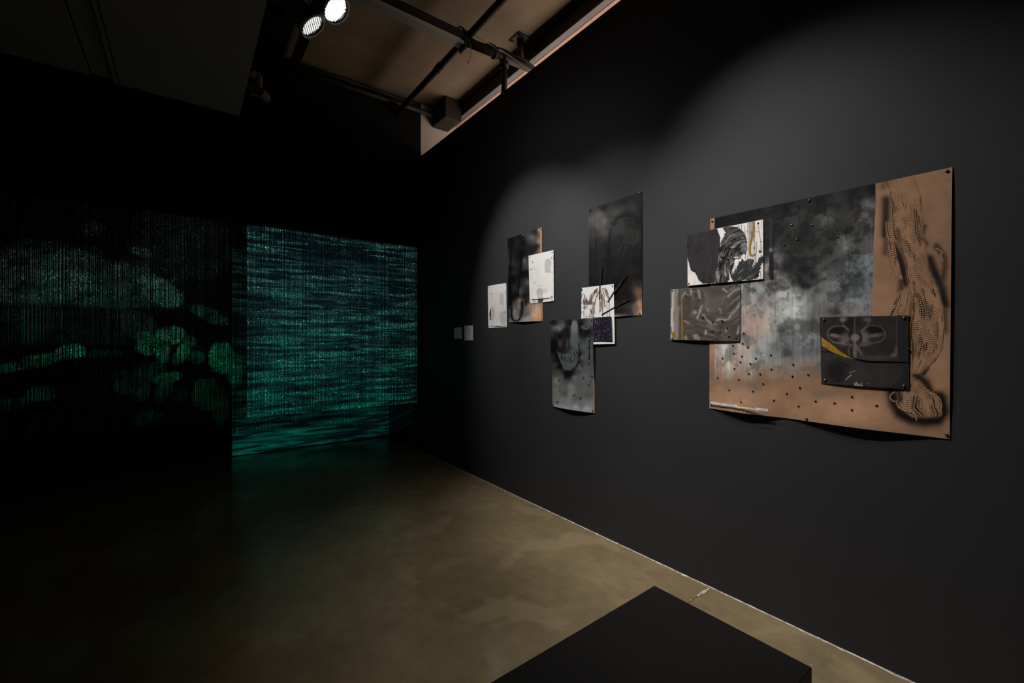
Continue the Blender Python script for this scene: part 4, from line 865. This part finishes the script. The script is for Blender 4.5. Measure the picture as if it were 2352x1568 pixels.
# ------------------------------------------------------------ middle cluster
def Zm(x, y): return (1000+x/2.8, 420+y/2.8)
def Zn(x, y): return (1320+x/7.125, 580+y/7.125)
def Zr(x, y): return (1260+x/6.533, 720+y/6.533)
def paint_s4(X, Y, a, b, S, T):
    zx, zy = (X-1000)*2.8, (Y-420)*2.8; wx = zx+26*(fbm(a*9, b*6, 4, 3)-.5); wy = zy+34*(fbm(a*9+4, b*6, 4, 5)-.5)
    pts = [(1000, 180, 40), (1050, 200, 74), (1090, 240, 78), (1060, 270, 66), (1020, 230, 64), (1130, 210, 46), (1200, 160, 50), (1160, 190, 60), (1270, 150, 44), (1300, 90, 18), (1200, 110, 14), (1080, 140, 14), (1150, 260, 50), (1180, 290, 44), (1100, 310, 58), (1010, 320, 40), (1250, 230, 26), (1310, 250, 10),
           (1320, 150, 14), (1050, 400, 30), (1080, 450, 27), (1000, 450, 22), (1110, 400, 22), (1120, 500, 16), (1170, 430, 30), (1200, 350, 26), (1250, 320, 36), (1280, 380, 34), (1310, 420, 18), (1250, 430, 24), (1230, 500, 20), (1270, 550, 24), (1300, 520, 14), (1320, 600, 14), (1180, 560, 18), (1220, 640, 12), (1160, 640, 16), (1060, 560, 28),
           (1020, 560, 22), (1000, 620, 18), (1240, 720, 12), (1270, 760, 14), (1310, 700, (80, 58, 44)), (1325, 640, 30), (1315, 780, (118, 84, 64)), (1290, 800, 60), (1240, 830, 30), (1190, 840, 20), (1330, 830, (126, 92, 70)), (1180, 720, 12)]
    C = field(wx, wy, pts, 3.0, 350)*(.82+.36*fbm(a*200, b*10, 3, 8)[..., None])
    C = mixm(C, (10, 10, 10), np.exp(-(pdist(zx, zy, [(1150, 262), (1180, 220), (1230, 200), (1280, 220), (1305, 270)])/18)**2)*.75)
    for L in ([(1150, 265), (1190, 238), (1230, 220), (1270, 235), (1300, 290), (1308, 360)], [(1215, 310), (1215, 370), (1190, 440), (1180, 520), (1165, 550)], [(1230, 330), (1225, 400), (1200, 480), (1185, 540), (1160, 590)], [(1010, 300), (1020, 360), (1030, 420)], [(1240, 380), (1270, 390), (1300, 370)]): C = mixm(C, (60, 60, 60), np.exp(-(pdist(zx, zy, L)/2.2)**2)*.4)
    C = mixm(C, (8, 8, 9), np.exp(-(pdist(zx, zy, [(1030, 360), (1035, 430), (1032, 520)])/7)**2)*.7); C = mixm(C, (8, 8, 9), np.exp(-(pdist(zx, zy, [(1130, 300), (1120, 400), (1110, 560), (1105, 640)])/12)**2)*.6); C = mixm(C, (8, 8, 8), np.exp(-(pdist(zx, zy, [(1215, 400), (1190, 470), (1185, 540), (1170, 560)])/9)**2)*.6)
    C = mixm(C, (150, 146, 142), ss(T, .965, 1)*(1-ss(S, .55, .85))*.55)
    return C
S4 = [(1353, 481), (1475, 440), (1475.5, 723.5), (1353, 731)]
root = piece('dark_tall_artwork', S4, 'tallest black sprayed sheet with faint strand shapes above the small brown ink drawing', 'artwork')
root['group'] = 'tall dark sprayed sheets'
sheet('paper', S4, 260, 420, paint_s4, lambda S, T: .003+.008*np.sin(np.pi*S)*ss(T, .8, 1)+.005*np.sin(np.pi*T)*ss(S, .7, 1), M['sheen'], parent=root, K=.42)
pins(root, [(1356, 483), (1471.5, 443), (1471, 720)], .0065, .0055, 'nail')

def paint_s5(X, Y, a, b, S, T):
    zx, zy = (X-1320)*7.125, (Y-580)*7.125; C = white_base(X, a, b, (214, 206, 202)); ink = (74, 58, 54)
    inner = pmask(zx, zy, [(150, 600), (640, 545), (640, 1050), (150, 1090)], 3); C = mixm(C, (196, 190, 186), inner*.6)
    def fur(reg, cx, cy, seed, k=10., d=.9, c=ink):
        nonlocal C
        r_ = np.hypot(zx-cx, (zy-cy)*.55); th = np.arctan2((zy-cy)*.55, zx-cx); s = fbm(r_/k, th*5, 4, seed); C = mixm(C, c, reg*d*ss(s, .36, .62))
    n20 = 24*(fbm(a*60, b*30, 3, 4)-.5)
    fur(pmask(zx+n20, zy+n20, [(152, 665), (190, 690), (215, 745), (232, 800), (260, 700), (330, 620), (400, 585), (470, 600), (500, 640), (440, 640), (390, 700), (365, 740), (350, 850), (150, 850)], 8), 600, 1000, 12, 9, 1.0)
    C = mixm(C, ink, ell(zx, zy, 250, 820, 110, 26, .7)*.6)
    fur(pmask(zx, zy, [(152, 840), (345, 830), (340, 1060), (152, 1075)], 10), 240, 950, 17, 7, .6)
    C = mixm(C, (222, 214, 210), ell(zx, zy, 225, 980, 38, 60, .5)*.9); C = mixm(C, (222, 214, 210), ell(zx, zy, 262, 890, 30, 26, .5)*.8); C = mixm(C, (50, 38, 36), ell(zx, zy, 290, 960, 12, 30, .6)*.7); C = mixm(C, (60, 46, 42), ell(zx, zy, 175, 900, 20, 24, .7)*.6)
    for L, w in (([(470, 585), (530, 610), (560, 660), (572, 740), (580, 850), (588, 1040)], 7), ([(480, 640), (500, 700), (490, 760), (510, 860), (512, 890)], 9), ([(540, 780), (548, 1040)], 5), ([(500, 760), (506, 880)], 6), ([(440, 640), (466, 700), (470, 790), (478, 1050)], 8), ([(425, 760), (430, 900), (424, 980)], 9), ([(450, 740), (456, 900), (440, 960)], 7), ([(345, 830), (336, 1000)], 5), ([(320, 850), (318, 1060)], 6), ([(470, 1000), (480, 1045)], 4)): C = mixm(C, ink, np.exp(-(pdist(zx+n20*.4, zy, L)/w)**2)*.8)
    fur(pmask(zx, zy, [(470, 580), (520, 575), (560, 640), (575, 740), (560, 760), (530, 700), (490, 640)], 6), 430, 800, 23, 6, .8); C = mixm(C, ink, ell(zx, zy, 455, 720, 20, 50, .4)*.8)
    C = mixm(C, (96, 74, 62), ell(zx, zy, 448, 850, 24, 60, .6)*.6)
    C = mixm(C, (226, 220, 216), pmask(zx, zy, [(375, 735), (415, 760), (418, 1050), (350, 1055), (352, 880)], 5)*.85)
    return C
S5 = [Zn(130, 578), Zn(656, 514), Zn(672, 1490), Zn(122, 1506)]
root = piece('ink_drawing', S5, 'small white sheet with brown ink strand drawing above a glitter rectangle', 'artwork')
sheet('paper', S5, 200, 330, paint_s5, lambda S, T: .0115+.004*np.sin(np.pi*S)*ss(T, .85, 1), M['matte'], parent=root, K=.62, ragged=-.02)
def flat_piece(name, px, offx, th, m, parent=None):
    bm = bmesh.new(); w = [wallp(*p) for p in px]; n = len(w)
    a = [bm.verts.new((XW-offx-th, y, z)) for y, z in w]; b = [bm.verts.new((XW-offx, y, z)) for y, z in w]
    bm.faces.new(a); bm.faces.new(b[::-1])
    for k in range(n): bm.faces.new((a[k], b[k], b[(k+1) % n], a[(k+1) % n]))
    bmesh.ops.recalc_face_normals(bm, faces=bm.faces); o = build(name, bm, m)
    return keep(o, parent) if parent else o
o = flat_piece('glitter_panel', [Zn(322, 1064), Zn(622, 1044), Zn(640, 1452), Zn(330, 1456)], .0160, .0008, M['glit'], root); o['label'] = 'dark purple glitter rectangle'
pins(root, [Zn(141, 606), Zn(635, 546)], .0125, .005)
for pts, lb in (([Zn(446, 216), Zn(464, 216), Zn(440, 560), Zn(432, 768), Zn(414, 768), Zn(422, 540)], 'upright black glitter strip crossing the top of the ink drawing'),
                ([Zn(855, 352), Zn(862, 375), Zn(660, 668), Zn(570, 816), Zn(552, 800), Zn(652, 640)], 'steeply slanted black glitter strip over the tall black sheet and ink drawing'),
                ([Zn(902, 744), Zn(906, 770), Zn(655, 918), Zn(462, 1030), Zn(456, 1010), Zn(652, 896)], 'lowest slanted black glitter strip, crossing the right edge of the ink drawing')):
    tag(flat_piece('glitter_strip', pts, .0125, .001, M['glit']), lb, 'glitter strip', 'black glitter strips')

def paint_s6(X, Y, a, b, S, T):
    zx, zy = (X-1260)*6.533, (Y-720)*6.533; wx = zx+30*(fbm(a*14, b*8, 4, 3)-.5); wy = zy+50*(fbm(a*14+4, b*8, 4, 5)-.5)
    pts = [(70, 120, 18), (120, 140, 24), (150, 200, 92), (200, 220, 96), (240, 170, 80), (100, 220, 66), (300, 150, 30), (350, 130, 10), (80, 300, 44), (120, 320, 28), (240, 260, 20), (300, 230, 14), (200, 330, 12), (330, 300, 8), (90, 450, 10), (80, 540, 8), (130, 480, 16), (60, 650, 42), (130, 620, 20), (150, 700, 10), (180, 790, 8),
           (120, 760, 60), (90, 850, 56), (130, 900, 66), (420, 140, 88), (400, 220, (112, 110, 102)), (430, 260, 84), (390, 300, (100, 100, 94)), (420, 330, (64, 72, 78)), (370, 420, 66), (430, 480, (66, 72, 76)), (400, 600, (60, 68, 73)), (300, 560, 50), (240, 450, 40), (220, 560, 26), (190, 620, 26), (230, 660, 40), (300, 700, 54), (250, 760, 60), (320, 820, 66), (400, 740, (66, 72, 76)), (440, 700, (70, 76, 80)),
           (480, 400, 66), (480, 300, 20), (500, 250, 8), (600, 280, 10), (560, 330, 22), (560, 180, 60), (620, 160, 70), (670, 130, 74), (480, 160, 16), (500, 150, 10), (600, 400, 66), (560, 500, 72), (620, 600, 70), (660, 450, 60), (540, 650, 78), (500, 800, 82), (600, 850, 74), (480, 600, 20), (475, 720, 30), (300, 900, 6), (270, 930, 10), (350, 900, 14),
           (200, 950, 76), (140, 1000, (100, 98, 86)), (200, 1100, 76), (130, 1150, (92, 90, 80)), (260, 1060, 72), (330, 1100, (104, 102, 92)), (400, 960, 94), (420, 1060, 78), (500, 1000, 80), (560, 950, 84), (640, 1000, 78), (600, 1100, 76), (250, 1200, 70), (330, 1200, 96), (210, 1300, 84), (300, 1350, 84), (420, 1300, 70), (500, 1350, 78), (620, 1200, 74), (150, 1400, 110), (300, 1420, 118), (450, 1430, 108), (600, 1430, 116), (640, 1350, 90), (100, 1300, 84)]
    C = field(wx, wy, pts, 3.0, 900)*(.86+.28*fbm(a*220, b*8, 3, 8)[..., None])
    C = C*np.array((.96, 1.0, 1.0))
    C = mixm(C, (8, 8, 8), np.exp(-(pdist(zx, zy, [(120, 560), (160, 680), (200, 780), (250, 850), (300, 885), (360, 860), (420, 800), (470, 720), (478, 600), (470, 450)])/17)**2)*.7)
    ux = zx+34*(fbm(a*40, b*24, 4, 37)-.5); uy = zy+34*(fbm(a*40, b*24, 4, 38)-.5)
    U = pmask(ux, uy, [(388, 108), (440, 120), (462, 180), (466, 300), (470, 600), (462, 700), (420, 790), (370, 830), (320, 862), (250, 845), (205, 760), (165, 640), (150, 560), (250, 610), (330, 590), (345, 480), (358, 300), (372, 200)], 14)
    C = mixm(C, (70, 76, 78), U*.85); C = mixm(C, (106, 104, 98), U*(1-ss(zy, 200, 330))*.7)
    # bead fringe
    v = fbm(a*4, b*4, 2, 5); reg = pmask(zx, zy, [(160, 400), (250, 400), (285, 300), (345, 300), (350, 480), (470, 560), (450, 700), (380, 740), (220, 720), (165, 560)], 14)
    q1 = (np.sin(zx/9*2*np.pi*.5+4*v)*.5+.5)*(np.sin(zy/7*2*np.pi*.5)*.5+.5); up = 1-ss(zy, 480, 560)
    C = mixm(C, (18, 18, 18), reg*up*.7); C = mixm(C, (108, 108, 100), reg*q1*up*ss(fbm(a*60, b*14, 3, 9), .46, .56)*.9); C = mixm(C, (10, 10, 10), reg*(1-up)*ss(fbm(a*190, b*40, 3, 12), .55, .66)*.85)
    for r in range(6): C = mixm(C, (92, 94, 90), np.exp(-(pdist(zx, zy, [(500+12*r, 170+5*r), (520+10*r, 215), (560+8*r, 238), (600+8*r, 225-6*r)])/3)**2)*.6)
    for x, y, r in ((165, 1000, 16), (520, 790, 18), (408, 850, 10), (325, 980, 9), (530, 970, 16), (660, 950, 16), (638, 1018, 9), (612, 1070, 12), (388, 1225, 14), (488, 1272, 16), (150, 1335, 18), (170, 1165, 8), (625, 750, 14), (600, 510, 12), (480, 866, 8)): C = mixm(C, (14, 14, 14), ell(ux, uy, x, y, r, r*1.2, .9)*.6)
    C = mixm(C, (158, 106, 70), ss(zx, 676+6*ss(T, .6, .9), 686+6*ss(T, .6, .9))*ss(T, .62, .70))
    return C
S6 = [Zr(52, 102), Zr(690, 66), Zr(697, 1492), Zr(64, 1390)]
root = piece('grey_tall_artwork', S6, 'grey and black sprayed sheet with hanging loop shape, lowest of the middle group', 'artwork')
sheet('paper', S6, 230, 400, paint_s6, lambda S, T: .0178-.0138*ss(T, .33, .75)+.022*np.sin(np.pi*S)*ss(T, .85, 1), M['sheen'], parent=root, K=.58)
pins(root, [Zr(68, 117), Zr(670, 100)], .0185, .0055, 'nail'); pins(root, [Zr(76, 1370), Zr(672, 1455)], .006, .0055)
tag(flat_piece('glitter_strip', [Zr(628, 308), Zr(646, 308), Zr(641, 684), Zr(626, 684)], .0175, .0015, M['glit']), 'short black glitter strip on the grey sheet with the loop shape', 'glitter strip', 'black glitter strips')

# wall labels
def paint_lab(rows, red=False):
    def f(X, Y, a, b, S, T):
        C = np.zeros(X.shape+(3,))+np.array((188, 184, 190.))
        for t, w, d in rows: C = mixm(C, (150, 120, 124) if red and t > .7 else (112, 110, 118), (np.abs(T-t) < .012)*(np.abs(S-.5) < w/2)*(vn(S*44, T*0+t*90, 3) > .25)*d*1.)
        return C
    return f
LA = [(1044, 752.5), (1061, 751.2), (1062, 777.5), (1044, 778.5)]; LB = [(1067, 748), (1087, 747), (1087.5, 781.5), (1067.5, 781.5)]
for cs, rows, red, lb in ((LA, [(.2, .2, .8), (.28, .2, .8), (.42, .2, .6), (.56, .3, .7), (.61, .75, .8), (.8, .65, .9)], False, 'small pale text label left of the larger one, nearest the bead curtain'),
                     (LB, [(.15, .6, .8), (.19, .6, .8)]+[(.26+.05*k, .8, .7) for k in range(6)]+[(.65, .2, .6), (.76, .4, .7), (.81, .45, .7), (.86, .4, .6)], True, 'larger pale text label between the small label and the white sheet')):
    o = sheet('wall_label', cs, 90, 130, paint_lab(rows, red), flat(.003), M['matte'], K=.30, thick=.002); tag(o, lb, 'label', 'text labels on the wall')
